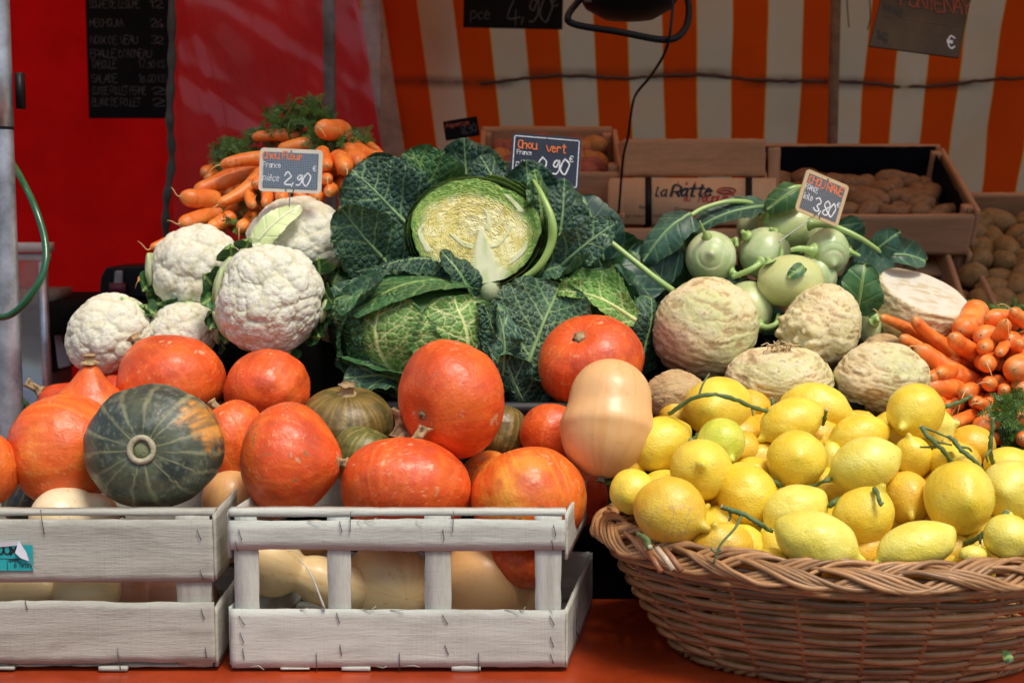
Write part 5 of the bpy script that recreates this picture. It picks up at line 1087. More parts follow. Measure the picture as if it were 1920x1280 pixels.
def stub_leaves(parent, c, Rx, Rz, angs, seed, Yoff=0, sz=1.0):
    """cut-off petioles with green blade remnants around the curd"""
    rn = random.Random(seed); sz = 1.45
    for a in angs:
        a = R(a)+rn.uniform(-.08, .08); d = np.array([math.cos(a), 0, math.sin(a)]); b0 = c+np.array([d[0]*Rx*.72, .03, d[2]*Rz*.72]); e0 = c+np.array([d[0]*Rx*1.04, rn.uniform(-.035, -.005), d[2]*Rz*1.04])
        side = np.array([-d[2], 0, d[0]]); L_ = np.linalg.norm(e0-b0)+rn.uniform(.0, .012)*sz; T = (e0-b0)/np.linalg.norm(e0-b0)
        n_ = 18; u = np.linspace(0, 1, n_)[:, None]; th = np.linspace(0, 2*math.pi, 20, endpoint=False)[None]
        w_ = (.013*(1-.25*u)+.004*sstep(.3, 1, u))*sz*rn.uniform(.8, 1.3); tk = .0050*(1-.2*u)*sz
        NN = np.cross(T, side); P_ = b0+T*(u*L_)[..., None]+side*(w_*np.cos(th))[..., None]+NN*(tk*np.sin(th)+.012*u**2)[..., None]
        P_ = P_+.0012*fbm(P_, 90, 2, seed)[..., None]; P_ = np.concatenate([P_, P_[-1:].mean(1, keepdims=True)+0*P_[-1:]])
        C_ = mix(np.array([.62, .66, .42]), np.array([.36, .48, .18]), np.clip(u*.3+np.abs(np.cos(th))**4*.7+.3*fbm(P_[:-1], 50, 2, 2), 0, 1)); C_ = np.concatenate([C_, np.full((1, 20, 3), (.60, .66, .38))])
        mk('leaf_stub', P_, gridF(n_+1, 20, True), M_kohl, parent, C_)
        for sgn in (-1, 1):
            if rn.random() < .72:
                bb = e0+side*sgn*float(w_[-1, 0])*.7; savoy_leaf(parent, bb-T*.012, bb+T*rn.uniform(.004, .018)+side*sgn*rn.uniform(.008, .022)*sz+np.array([0, -.006, 0]), rn.uniform(.016, .028)*sz, (rn.uniform(-.4, .4), -1, rn.uniform(-.3, .4)), 'mid', seed=seed+int(a*10), n=22, ruf=.005, rib=False, smooth_leaf=True, name='leaf_blade', cup=.4)
def cauliflower(px, py, w_, h_, Y, axis, seed, label, angs, sd):
    s_ = Y/F; c = np.array(at(px, py, Y)); P_, Fa, C_ = curd(sd); Rm = quatz(axis, seed*1.7); W = P_@Rm.T
    sx = w_*s_/(W[..., 0].max()-W[..., 0].min()); sz = h_*s_/(W[..., 2].max()-W[..., 2].min()); W = W*[sx, math.sqrt(sx*sz), sz]
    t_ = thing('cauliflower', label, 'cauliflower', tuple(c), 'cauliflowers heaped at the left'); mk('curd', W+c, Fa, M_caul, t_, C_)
    stub_leaves(t_, c+np.array([0, .03, 0]), w_*s_/2, h_*s_/2, angs, seed); return t_
cauliflower(505, 560, 208, 208, 2.10, (-.08, -.9, .42), 1, 'largest white cauliflower in front, its full round curd facing the viewer', (-10, -35, -60, -85, -110, 150, 165, 185, 20, 205, 130), 1)
cauliflower(205, 626, 166, 152, 2.13, (-.35, -.6, .7), 2, 'lowest cauliflower at the far left above the squashes', (-70, 50, 20, -40), 2)
cauliflower(367, 502, 174, 158, 2.22, (-.2, -.6, .75), 3, 'upper left cauliflower just below the carrots', (215, 240, 200, -45, 180), 3)
cauliflower(560, 448, 198, 152, 2.27, (.15, -.6, .75), 4, 'cauliflower at the top with a pale leaf laid across it and the price pin', (-30, -55, 200, -10), 4)
cauliflower(343, 622, 142, 108, 2.15, (0, -.6, .75), 5, 'cauliflower wedged low between the leftmost and the largest ones', (60, 100, 10), 2)
cauliflower(622, 600, 66, 96, 2.22, (.3, -.8, .3), 6, 'small piece of cauliflower between the largest one and the savoy cabbage', (-60, -100, 60), 3)
cf4 = [o for o in bpy.data.objects if o.get('label', '').startswith('cauliflower at the top')][0]
savoy_leaf(cf4, at(478, 458, 2.17), at(563, 384, 2.20), .036, (-.25, -1, .3), 'white', seed=5, n=60, ruf=.004, smooth_leaf=True, cup=-.15, name='pale_leaf', rib=True)
savoy_leaf(cf4, at(452, 470, 2.17), at(490, 456, 2.16), .022, (-.25, -1, .3), 'white', seed=6, n=24, ruf=.003, smooth_leaf=True, name='pale_leaf', rib=False)

# ------------------------------------------------------------------ celeriac
def celeriac(px, py, w_, h_, Y, axis, seed, label, cut=None, knob=0, pink=0, green=.5, fuzzy=0, hairs=None, ring=None):
    s_ = Y/F; c = np.array(at(px, py, Y)); D, Fa = ico(6); Rm = quatz(axis, seed)
    r = 1+.10*fbm(D, 1.2, 2, seed)+.035*fbm(D, 3.2, 3, seed+1); DD = D*np.array([1, 1, 4.5]); wr = fbm(DD+.35*np.stack([fbm(D, 3, 2, k) for k in (1, 2, 3)], -1), 3.2, 4, seed+2)
    low = sstep(.15, .75, -D[:, 2]+.25*fbm(D, 2.5, 2, seed+6)); r = r+.036*wr*(1-.3*low)+low*(.12*np.abs(fbm(D, 3.6, 3, seed+7))-.03)
    dots = np.random.RandomState(seed+4).randn(90, 3); dots /= np.linalg.norm(dots, axis=1)[:, None]; f1, f2, _ = voro(D, dots); rsz = .022+.02*np.random.RandomState(seed).rand(90)[_]
    dm = 1-sstep(rsz*.6, rsz, f1); r = r+.010*dm-.012*(1-sstep(0, rsz*.4, f1))
    if knob: kd = (D@Rm.T)@np.array(Vector((-.80, -.55, -.25)).normalized()); q = sstep(.66, .92, kd); r = r+q*(.20+.34*np.abs(fbm(D, 5, 3, 3)))
    if fuzzy: r = r+.02*np.abs(fbm(D, 22, 2, 3))
    P_ = D*r[:, None]; W = P_@Rm.T
    sx = w_*s_/(W[..., 0].max()-W[..., 0].min()); sz = h_*s_/(W[..., 2].max()-W[..., 2].min()); W = W*[sx, math.sqrt(sx*sz), sz]
    C_ = mix(np.array([.74, .60, .34]), np.array([.52, .57, .26]), green*sstep(-.25, .3, fbm(D, 1.5, 3, seed+11)+.3*wr)); C_ = mix(C_, np.array([.70, .62, .42]), .6*sstep(.02, .3, wr)); C_ = mix(C_, np.array([.36, .24, .11]), .75*sstep(.10, .36, -wr))
    C_ = mix(C_, np.array([.30, .17, .08]), .65*dm); C_ = mix(C_, np.array([.34, .20, .10]), .7*sstep(.36, .50, fbm(D, 20, 3, seed+5))*sstep(-.2, .3, D[:, 2]))
    C_ = mix(C_, np.array([.38, .24, .12]), low*.85*sstep(-.2, .3, fbm(D, 5, 3, seed+13)))
    if pink: C_ = mix(C_, np.array([.62, .32, .22]), .5*sstep(.55, .9, (D@Rm.T)@np.array(Vector((-.8, -.4, -.4)).normalized())))
    if fuzzy: C_ = mix(C_, np.array([.42, .26, .11]), .7*np.ones(len(D)))
    if ring:
        rd_ = (D@Rm.T)@np.array(Vector(ring).normalized()); ang = np.arccos(np.clip(rd_, -1, 1)); C_ = mix(C_, np.array([.52, .33, .15]), .8*np.exp(-((ang-.17)/.05)**2)+.35*(ang < .17))
    t_ = thing('celeriac', label, 'celeriac', tuple(c), 'celeriac roots behind the lemons')
    if cut is not None:
        pn = np.array(Vector(cut[:3]).normalized()); d0 = cut[3]*h_*s_/2; d = W@pn-d0; over = d > 0
        W2 = np.where(over[:, None], W-pn*d[:, None], W); C_ = np.where(over[:, None], np.array([.80, .76, .62]), C_)
        keep = ~np.all(over[Fa], axis=1); mk('root_body', W2+c, Fa[keep], M_celer, t_, C_)
        # cut face: polar disc fitted to the cut rim
        e1 = np.array([1., 0, 0]); e1 = e1-pn*(e1@pn); e1 /= np.linalg.norm(e1); e2 = np.cross(pn, e1); near = np.abs(d) < .004
        rp = W[near]; aa_ = np.arctan2(rp@e2, rp@e1); rr_ = np.hypot(rp@e1, rp@e2); o_ = np.argsort(aa_); th = np.linspace(-math.pi, math.pi, 120, endpoint=False); ri = np.interp(th, aa_[o_], rr_[o_], period=2*math.pi); ri = np.convolve(np.concatenate([ri[-4:], ri, ri[:4]]), np.ones(9)/9, 'valid')
        q = np.linspace(.01, 1.0, 60)[:, None]; Xf = (q*ri*np.cos(th)); Zf = (q*ri*np.sin(th)); G = np.stack([Xf, Zf, Xf*0], -1)
        P2 = e1*Xf[..., None]+e2*Zf[..., None]+pn*(d0+.0012+.0006*fbm(G, 60, 2, 3))[..., None]; P2[-1] -= pn*.003
        Cf = mix(np.array([.66, .63, .52]), np.array([.52, .44, .26]), .8*sstep(.2, .5, np.abs(fbm(G*np.array([1, 2.2, 1]), 40, 3, 9))*1.6-.1*q)*sstep(.95, .5, q)); Cf = mix(Cf, np.array([.58, .56, .40]), .6*np.exp(-((q-.22)/.10)**2)*sstep(-.2, .4, fbm(G, 50, 2, 5))); Cf = mix(Cf, np.array([.62, .55, .28]), sstep(.93, 1, q)*(.8+0*Cf[..., 0]))
        mk('cut_face', P2+c, gridF(60, 120, True), M_flesh, t_, Cf)
    else: mk('root_body', W+c, Fa, M_celer, t_, C_)
    if hairs:
        rn = random.Random(seed); b_ = MB()
        for i in range(34):
            x = hairs[0]+rn.uniform(-26, 26); y = hairs[1]+rn.uniform(-4, 6)+abs(x-hairs[0])*.15; p0 = at(x, y+12, Y-.02); p1 = at(x+rn.uniform(-9, 9), y-rn.uniform(0, 9), Y-.03); p2 = at(x+rn.uniform(-20, 20), y+rn.uniform(-14, 6), Y-.035)
            b_.tube(spline([p0, p1, p2], 4), .0007, (.66, .50, .28), 5)
        b_.build('root_hairs', M_twig, t_)
    return t_
celeriac(1322, 616, 202, 192, 2.12, (.1, -.3, .9), 1, 'largest celeriac, smooth and round, pinkish at its lower left', pink=1, green=.75)
celeriac(1543, 612, 166, 162, 2.12, (.25, -.2, .9), 2, 'yellowish celeriac with a gnarled brown knob on its left side', knob=1, green=.35)
celeriac(1462, 712, 208, 136, 2.03, (.0, -.4, .9), 3, 'flat celeriac with a tuft of root hairs right behind the lemons', green=.6, hairs=(1462, 652))
celeriac(1653, 712, 180, 144, 2.03, (.2, -.2, .9), 4, 'celeriac with a round ring scar next to the carrots', green=.6, ring=(-.35, -.9, -.25))
celeriac(1268, 742, 124, 100, 2.00, (.2, -.5, -.8), 5, 'small rough brown-speckled celeriac beside the tan butternut', green=.2, fuzzy=1)
celeriac(1722, 572, 186, 176, 2.22, (.2, -.1, .9), 6, 'celeriac cut in half, its white face tilted towards the viewer', cut=(.26, -.42, .87, .32), green=.4)
celeriac(1655, 662, 84, 74, 2.16, (0, 0, 1), 7, 'fuzzy brown celeriac top between the ring-scarred and the cut one', fuzzy=1, green=0)

# ------------------------------------------------------------------ kohlrabi
def kohl(px, py, w_, h_, Y, root, seed, label, stems=(), yel=0, nub=True, scars=4):
    s_ = Y/F; c = np.array(at(px, py, Y)); ax = np.array(Vector(root).normalized()); Rm = quatz(ax, seed)
    a, v, _, _ = lathe_body(80, 70, lambda v, a: v, lambda v, a: v); ph = math.pi*v; D = np.stack([np.sin(ph)*np.cos(a), np.sin(ph)*np.sin(a), -np.cos(ph)], -1)
    r = np.sin(ph)*(1+.05*fbm(D, 1.4, 2, seed)+.012*fbm(D, 6, 2, seed)); z = -np.cos(ph)*.92+ (.20*np.exp(-(np.where(v > .5, np.sin(ph), 9)/.20)**2) if nub else 0)
    q = 1-v; z = z-.03*np.exp(-((q-.17)/.02)**2)-.02*np.exp(-((q-.27)/.015)**2)*(np.sin(a+seed) > -.2)
    P_ = np.stack([r*np.cos(a), r*np.sin(a), z], -1)@Rm.T; sx = w_*s_/(P_[..., 0].max()-P_[..., 0].min()); sz = h_*s_/(P_[..., 2].max()-P_[..., 2].min()); W = P_*[sx, math.sqrt(sx*sz), sz]
    C_ = mix(np.array([.40, .52, .24]), np.array([.54, .62, .34]), sstep(-.4, .4, fbm(D, 1.8, 3, seed+2)))
    if yel: C_ = mix(C_, np.array([.58, .60, .22]), yel*np.ones_like(a))
    arc = np.exp(-((q-.17-.02*np.sin(a*2+seed))/.012)**2)*sstep(-.5, .2, np.sin(a*1.5+seed))+np.exp(-((q-.30-.03*np.sin(a+seed))/.010)**2)*sstep(0, .5, np.sin(a+seed*2)); C_ = mix(C_, np.array([.66, .62, .42]), .8*np.clip(arc, 0, 1))
    rs = np.random.RandomState(seed)
    for i in range(scars):
        d = rs.randn(3); d[2] = abs(d[2])*.3; d /= np.linalg.norm(d); e = D-d; f = np.sqrt((e[..., 0]*.5)**2+(e[..., 1]*.5)**2+(e[..., 2]*1.6)**2); C_ = mix(C_, np.array([.64, .60, .36]), .8*np.exp(-((f-.10)/.022)**2))
    C_ = mix(C_, np.array([.55, .55, .36]), np.exp(-(q/.035)**2)); C_ = mix(C_, np.array([.46, .42, .22]), .4*sstep(.35, .5, fbm(D, 14, 3, seed+9)))
    t_ = thing('kohlrabi', label, 'kohlrabi', tuple(c), 'kohlrabi bulbs under the tilted price tag'); mk('bulb', W+c, gridF(70, 80, True), M_kohl, t_, C_)
    for st_ in stems:
        pts, r0, r1 = st_; P2 = spline([at(*p) for p in pts], 8); rr = np.linspace(r0, r1, len(P2))*s_*.8; rr[:3] = rr[:3]*np.array([2.1, 1.5, 1.2]); V, Fa = tube(P2, rr, 12)
        mk('leaf_stem', V, Fa, M_kohl, t_, np.array([.34, .50, .16]))
    return t_
k1 = kohl(1333, 482, 94, 98, 2.24, (-.12, -.97, .18), 1, 'kohlrabi at the left with its round root end facing the viewer', [([(1372, 455, 2.25), (1380, 448, 2.24), (1382, 462, 2.235)], 6, 4), ([(1325, 445, 2.22), (1318, 430, 2.20), (1312, 414, 2.19)], 6, 1.5), ([(1372, 510, 2.22), (1390, 518, 2.21)], 6, 5)])
k2 = kohl(1432, 474, 96, 96, 2.26, (.2, .3, -.9), 2, 'kohlrabi in the middle of the upper row with leaf stubs on top', [([(1428, 492, 2.21), (1408, 505, 2.20), (1372, 520, 2.21)], 8, 6), ([(1462, 490, 2.215), (1466, 470, 2.22), (1462, 452, 2.24)], 6, 4), ([(1400, 442, 2.24), (1392, 434, 2.23)], 7, 5), ([(1450, 436, 2.25), (1445, 428, 2.24)], 7, 4), ([(1470, 448, 2.25), (1480, 440, 2.24)], 7, 3)], nub=False)
k3 = kohl(1482, 424, 122, 98, 2.32, (.2, .7, -.6), 3, 'large kohlrabi with brownish scars directly behind the tilted tag', [([(1436, 415, 2.30), (1443, 390, 2.29), (1462, 365, 2.28), (1488, 352, 2.28), (1505, 350, 2.29)], 7, 5), ([(1518, 420, 2.26), (1560, 424, 2.24), (1610, 445, 2.23), (1660, 478, 2.24)], 8, 5)], yel=.35, nub=False, scars=7)
k4 = kohl(1551, 474, 84, 94, 2.24, (.08, -.90, -.42), 4, 'kohlrabi at the right with its root nub pointing down to the viewer', [([(1525, 470, 2.20), (1500, 466, 2.19), (1482, 469, 2.19)], 9, 5), ([(1590, 470, 2.24), (1612, 480, 2.22)], 7, 4)])
k5 = kohl(1483, 528, 126, 100, 2.18, (.1, .9, -.2), 5, 'yellow-green kohlrabi in front with a leaf scrap on it', [([(1442, 492, 2.17), (1438, 482, 2.17)], 9, 5)], yel=.7, nub=False, scars=3)
k6 = kohl(1527, 520, 84, 96, 2.24, (.5, .5, -.5), 6, 'kohlrabi mostly hidden behind the yellow-green one', nub=False)
k7 = kohl(1402, 580, 94, 106, 2.20, (.2, .5, -.9), 7, 'lower kohlrabi between the largest and the knobbed celeriac', [([(1425, 612, 2.16), (1440, 614, 2.15), (1456, 606, 2.15), (1460, 590, 2.17)], 9, 5)], yel=.25, nub=False)
k8 = kohl(1628, 612, 48, 72, 2.20, (.2, .5, -.9), 8, 'small kohlrabi peeking out right of the knobbed celeriac', [([(1638, 602, 2.17), (1648, 598, 2.16)], 8, 7)], nub=False)
k9 = kohl(1420, 424, 78, 78, 2.36, (0, .9, 0), 9, 'kohlrabi at the back below the arching stem', [([(1425, 394, 2.33), (1405, 380, 2.30), (1365, 378, 2.28), (1320, 390, 2.27), (1295, 404, 2.26)], 6, 5)], yel=.3, nub=False)
# leaves of the kohlrabi
savoy_leaf(k9, at(1295, 402, 2.26), at(1205, 490, 2.24), .055, (-.3, -.8, .6), 'blue', seed=11, n=60, ruf=.008, smooth_leaf=True, cup=-.3, bow=.15)
savoy_leaf(k9, at(1445, 385, 2.30), at(1290, 440, 2.27), .055, (0, -.6, .8), 'blue', seed=12, n=60, ruf=.007, smooth_leaf=True, cup=.25, bow=.10)
savoy_leaf(k3, at(1500, 352, 2.28), at(1438, 392, 2.27), .045, (-.2, -1, .3), 'mid', seed=13, n=40, ruf=.008, smooth_leaf=True, cup=-.5)
savoy_leaf(k3, at(1640, 470, 2.24), at(1688, 434, 2.22), .040, (.1, -1, .4), 'blue', seed=14, n=44, ruf=.005, smooth_leaf=True, cup=.15)
savoy_leaf(k3, at(1660, 478, 2.24), at(1738, 488, 2.26), .040, (.1, -1, .5), 'blue', seed=15, n=44, ruf=.010, smooth_leaf=True, cup=.5)
savoy_leaf(k8, at(1606, 590, 2.17), at(1622, 494, 2.18), .062, (-.2, -1, .1), 'mid', seed=16, n=50, ruf=.008, smooth_leaf=True, cup=.1)
savoy_leaf(k4, at(1560, 425, 2.27), at(1600, 475, 2.28), .070, (.1, -1, .3), 'dark', seed=17, n=40, ruf=.008, smooth_leaf=True)
savoy_leaf(k5, at(1508, 498, 2.14), at(1478, 520, 2.135), .018, (-.2, -1, .3), 'mid', seed=18, n=24, ruf=.004, smooth_leaf=True)
savoy_leaf(k1, at(1250, 540, 2.25), at(1180, 470, 2.27), .10, (.2, -1, .3), 'blue', seed=19, n=50, ruf=.008, smooth_leaf=True, cup=.2)
for i, (b0, t0, w_) in enumerate((((1310, 520, 2.30), (1270, 440, 2.30), .10), ((1400, 520, 2.30), (1360, 560, 2.24), .08), ((1340, 560, 2.32), (1240, 520, 2.30), .12), ((1570, 560, 2.28), (1640, 560, 2.26), .10), ((1470, 600, 2.26), (1440, 650, 2.20), .08), ((1600, 520, 2.34), (1680, 520, 2.32), .11), ((1500, 480, 2.36), (1400, 470, 2.34), .12), ((1480, 620, 2.24), (1400, 640, 2.26), .09))):
    savoy_leaf(k2, at(*b0), at(*t0), w_, (.1*(i % 3)-.1, -1, .4), 'blue' if i % 2 else 'mid', seed=30+i, n=36, ruf=.012, smooth_leaf=True, cup=.2)
V, Fa = tube(spline([at(1138, 448, 2.22), at(1190, 490, 2.20), at(1230, 522, 2.19), at(1262, 545, 2.19)], 8), np.linspace(.0042, .0050, 25), 10); mk('leaf_stem', V, Fa, M_kohl, k1, np.array([.34, .50, .16]))

# ------------------------------------------------------------------ savoy cabbages
def wrapleaf(parent, c, rad, b, t, A0, A1, B_, off, cols, seed, flare=.0, ex=4, n=110, vs=1.0, name='head_leaf', puck=.0022, sp=.024):
    b = np.array(Vector(b).normalized()); t = np.array(Vector(t)); t = t-b*(t@b); t /= np.linalg.norm(t); s = np.cross(b, t)
    u = np.linspace(0, 1, n)[:, None]*np.ones((1, n)); v = np.linspace(-1, 1, n)[None]*np.ones((n, 1)); al = A0+(A1-A0)*u; w_ = np.sin(math.pi*np.clip(.06+.90*u, 0, 1)**.8)**.45*(1+.05*fbm(np.stack([u*9, np.sign(v)*3, u*0], -1), 1, 2, seed)); be = v*B_*w_
    D = (b*np.cos(al)[..., None]+t*np.sin(al)[..., None])*np.cos(be)[..., None]+s*np.sin(be)[..., None]; rm = float(np.mean(rad))
    v1, vm_, v2, h = veins(u*(A1-A0)*rm, be*rm, seed, sp=sp, L_=(A1-A0)*rm, cell=.0125)
    ee = np.maximum(np.abs(v), sstep(.6, 1, u)*np.clip((u-.6)/.4, 0, 1))
    k_ = 1+(off+puck*h+flare*ee**ex+.003*ee**3*fbm(np.stack([u*14, v*14, u*0], -1), 1, 2, seed+2))/rm
    W = np.array(c)+D*k_[..., None]*np.array(rad); A, Bc = [np.array(q) for q in SAV[cols]]; C_ = mix(A, A*1.6, sstep(-.3, .6, fbm(D, 4, 3, seed))); C_ = mix(C_, Bc, np.clip(v1*.95+v2*.85, 0, 1)*vs); C_ = mix(C_, Bc*1.2, vm_); C_ = mix(C_, np.array(SAV['mid'][0])*1.3, sstep(.86, .97, ee)*.6)
    return mk(name, W, gridF(n, n), M_savoy, parent, C_)
C1 = np.array(at(795, 625, 2.12)); s_ = 2.12/F
cb1 = thing('savoy_cabbage', 'whole savoy cabbage at lower left with pale-veined head and curled outer leaves', 'cabbage', tuple(C1), 'savoy cabbages')
rad = np.array([142, 100, 96])*s_
D, Fa = ico(5); mk('inner_head', C1+D*rad*.97, Fa, M_savoy, cb1, np.array([.06, .13, .03]))
wrapleaf(cb1, C1, rad, (-.45, -.75, -.5), (-.2, -.1, 1), -.3, 1.35, .85, .001, 'light', 51, flare=.010, ex=6)
wrapleaf(cb1, C1, rad, (.55, -.75, -.4), (.1, -.3, 1), -.3, 1.15, .70, .005, 'light', 52, flare=.012, ex=6)
wrapleaf(cb1, C1, rad, (-.1, -.30, .9), (-.9, -.5, -.1), -.8, .95, .50, .008, 'mid', 53, flare=.012, ex=3, vs=.6)
wrapleaf(cb1, C1, rad*1.04, (-.1, -.65, -.75), (-1, 0, .2), -.9, .9, .35, .006, 'mid', 54, flare=.020, ex=4, vs=.6)
wrapleaf(cb1, C1, rad*1.10, (-.9, -.2, .1), (0, -.3, 1), -1.0, 1.0, .50, .004, 'dark', 55, flare=.022, ex=3, vs=.5)
# outer leaves
savoy_leaf(cb1, at(700, 738, 2.10), at(640, 555, 2.09), .075, (-.8, -.6, .2), 'mid', seed=61, cup=-.35, ruf=.018, vs=.35, puck=.0028)
savoy_leaf(cb1, at(820, 740, 2.10), at(650, 700, 2.05), .090, (-.1, -.7, .7), 'dark', seed=62, cup=.3, ruf=.016)
savoy_leaf(cb1, at(800, 745, 2.10), at(960, 725, 2.06), .085, (.1, -.7, .6), 'dark', seed=63, cup=.3, ruf=.016)
savoy_leaf(cb1, at(905, 522, 2.18), at(695, 515, 2.13), .045, (0, -.5, .9), 'dark', seed=64, cup=-.5, ruf=.010, bow=.16, vs=.5, puck=.003)
savoy_leaf(cb1, at(935, 745, 2.07), at(945, 580, 2.04), .055, (.4, -.9, .1), 'blue', seed=65, cup=.5, ruf=.020, vs=.9)
savoy_leaf(cb1, at(935, 690, 2.08), at(905, 570, 2.06), .045, (.5, -.8, .3), 'dark', seed=66, cup=-.5, ruf=.012, vs=.4, puck=.003)
savoy_leaf(cb1, at(760, 600, 2.22), at(610, 560, 2.16), .10, (0, -.9, .4), 'blue', seed=67, cup=.2, ruf=.014)
# right hand cabbage
C3 = np.array(at(1110, 610, 2.20)); cb3 = thing('savoy_cabbage', 'dark savoy cabbage at right with a big veined leaf and bright green folded leaf', 'cabbage', tuple(C3), 'savoy cabbages')
s3 = 2.2/F; rad3 = np.array([88, 80, 84])*s3; mk('inner_head', C3+D*rad3*.96, Fa, M_savoy, cb3, np.array([.02, .06, .03]))
wrapleaf(cb3, C3, rad3, (.2, -.8, .2), (.2, .2, 1), -.6, .9, .8, .002, 'mid', 71, flare=.008)
wrapleaf(cb3, C3, rad3*1.12, (.95, -.3, .2), (-.1, .1, 1), -1.0, 1.0, .6, .006, 'dark', 72, flare=.018, vs=.35, puck=.003)
wrapleaf(cb3, C3, rad3*1.12, (.35, -.1, .95), (1, -.2, -.3), -1.1, .9, .5, .004, 'dark', 73, flare=.016, vs=.35, puck=.003)
savoy_leaf(cb3, at(1192, 602, 2.10), at(1045, 545, 2.12), .042, (.15, -.8, .6), 'light', seed=74, cup=.5, ruf=.006, vs=.7)
savoy_leaf(cb3, at(1190, 580, 2.12), at(1045, 520, 2.15), .045, (.15, -.5, .85), 'light', seed=75, cup=-.4, ruf=.014, vs=.3, puck=.003)
savoy_leaf(cb3, at(978, 712, 2.06), at(1050, 530, 2.12), .165, (-.1, -1, .22), 'dark', seed=76, cup=.12, ruf=.012, n=140, vs=1.0)
savoy_leaf(cb3, at(1180, 700, 2.14), at(1222, 560, 2.12), .080, (.5, -.8, .1), 'dark', seed=77, cup=-.3, ruf=.012, vs=.4)
savoy_leaf(cb3, at(1000, 760, 2.08), at(950, 650, 2.07), .090, (-.4, -.9, .1), 'blue', seed=78, cup=.2, ruf=.02)
savoy_leaf(cb3, at(1040, 745, 2.10), at(1000, 600, 2.14), .14, (0, -1, 0), 'dark', seed=79, cup=.2, ruf=.012)
# cut cabbage
C2 = np.array(at(890, 434, 2.165)); s2 = 2.2/F
cb2 = thing('savoy_cabbage', 'savoy cabbage cut in half showing its yellow crinkled heart and white core', 'cabbage', tuple(C2), 'savoy cabbages')
pn = np.array(Vector((.02, -.95, .30)).normalized()); e1 = np.array([1., 0, 0]); e1 = e1-pn*(e1@pn); e1 /= np.linalg.norm(e1); e2 = np.cross(e1, pn); e2 *= -1 if (e2[2] < 0) else 1
nu, nv = 300, 210; th = np.linspace(0, 2*math.pi, nu, endpoint=False)[None]*np.ones((nv, 1)); q = np.linspace(.004, 1, nv)[:, None]*np.ones((1, nu))
rx = 119*s2; rz = 96*s2/.95
ro = 1+.03*np.sin(th*3+1)+.02*np.sin(th*5)+.012*vnoise(np.stack([np.cos(th)*9, np.sin(th)*9, th*0], -1), 3)*(q > .9)
X = rx*q*ro*np.cos(th); Zc = rz*q*ro*np.sin(th); G = np.stack([X, Zc, X*0], -1); x_ = X/rx; z_ = Zc/rz
wq = np.hypot(x_, z_+.25*(1-q))*1.0
ph_ = wq*27+1.6*fbm(G, 26, 2, 5)+2.4*fbm(G, 110, 3, 6)
lay = np.abs((ph_ % 1)-.5)*2; lay = sstep(.25, .75, lay); cr = fbm(G, 240, 3, 9); rid = 1-np.abs(fbm(G, 160, 2, 19))*3
yel = mix(np.array([.66, .59, .20]), np.array([.78, .75, .42]), sstep(-.4, .5, fbm(G, 60, 3, 2)+.25*rid))
grn = mix(np.array([.10, .24, .03]), np.array([.34, .48, .10]), sstep(-.3, .5, cr+.3*rid))
rim_ = q+.12*fbm(G, 22, 2, 3)+.22*np.maximum(z_, 0)-.07*(x_ > .3)*np.clip(-z_, 0, 1)
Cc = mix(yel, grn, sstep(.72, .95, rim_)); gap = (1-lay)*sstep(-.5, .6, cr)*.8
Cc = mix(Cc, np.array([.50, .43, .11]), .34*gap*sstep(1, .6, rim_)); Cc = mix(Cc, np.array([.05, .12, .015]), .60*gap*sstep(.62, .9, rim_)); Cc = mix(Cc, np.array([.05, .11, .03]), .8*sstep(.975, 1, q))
core = np.maximum(0*x_, 0); hgt = .0009*lay+.0006*cr-.0012*gap
cxx = .10+.10*(-z_-.1); cw = .055+.24*sstep(.1, -1.0, z_); core = (1-sstep(cw*.6, cw*1.15, np.abs(x_-cxx+.05*fbm(G, 50, 2, 71))))*sstep(.14, 0, z_); core = np.maximum(core, .75*(1-sstep(.20, .46, np.abs(x_-cxx)))*sstep(-.50, -.85, z_+.15*fbm(G, 45, 2, 72)))
def rib2(pts, w0, w1):
    P2 = spline([(a, b, 0) for a, b in pts], 14); best = np.full(x_.shape, 9.); 
    for i, p in enumerate(P2):
        w_ = w0+(w1-w0)*i/len(P2); best = np.minimum(best, np.hypot(x_-p[0], z_-p[1])/w_)
    return 1-sstep(.7, 1.15, best)
for pts, w0, w1 in (([(.18, -.28), (.35, -.22), (.50, -.02), (.56, .16)], .07, .02), ([(.28, -.62), (.55, -.55), (.75, -.35), (.80, -.20)], .08, .02), ([(.10, -.16), (.20, .08), (.20, .30), (.14, .42)], .05, .015), ([(.05, -.30), (-.15, -.25), (-.32, -.10), (-.38, -.05)], .06, .015), ([(-.72, -.35), (-.85, -.05), (-.80, .10)], .05, .02), ([(.75, .35), (.55, .62), (.45, .70)], .05, .02)):
    core = np.maximum(core, .85*rib2(pts, w0, w1)*sstep(-.5, .1, fbm(G, 70, 2, 77)+.25))
Cc = mix(Cc, mix(np.array([.62, .65, .42]), np.array([.50, .57, .30]), sstep(-.3, .4, fbm(G*np.array([3, 1, 1]), 40, 2, 8))), core); hgt = hgt*(1-core)+.0022*core
W = C2+e1*X[..., None]+e2*Zc[..., None]+pn*hgt[..., None]; mk('cut_face', W, gridF(nv, nu, True), M_cutcab, cb2, Cc)
hs = np.linspace(1, .02, 40)[:, None]*np.ones((1, 120)); th2 = np.linspace(0, 2*math.pi, 120, endpoint=False)[None]*np.ones((40, 1)); dep = np.sqrt(1-hs**2)*95*s2
W = C2+e1*(rx*1.005*hs*np.cos(th2))[..., None]+e2*(rz*1.005*hs*np.sin(th2))[..., None]-pn*(dep+.001)[..., None]; mk('back_half', W, gridF(40, 120, True), M_savoy, cb2, np.array([.06, .14, .03]))
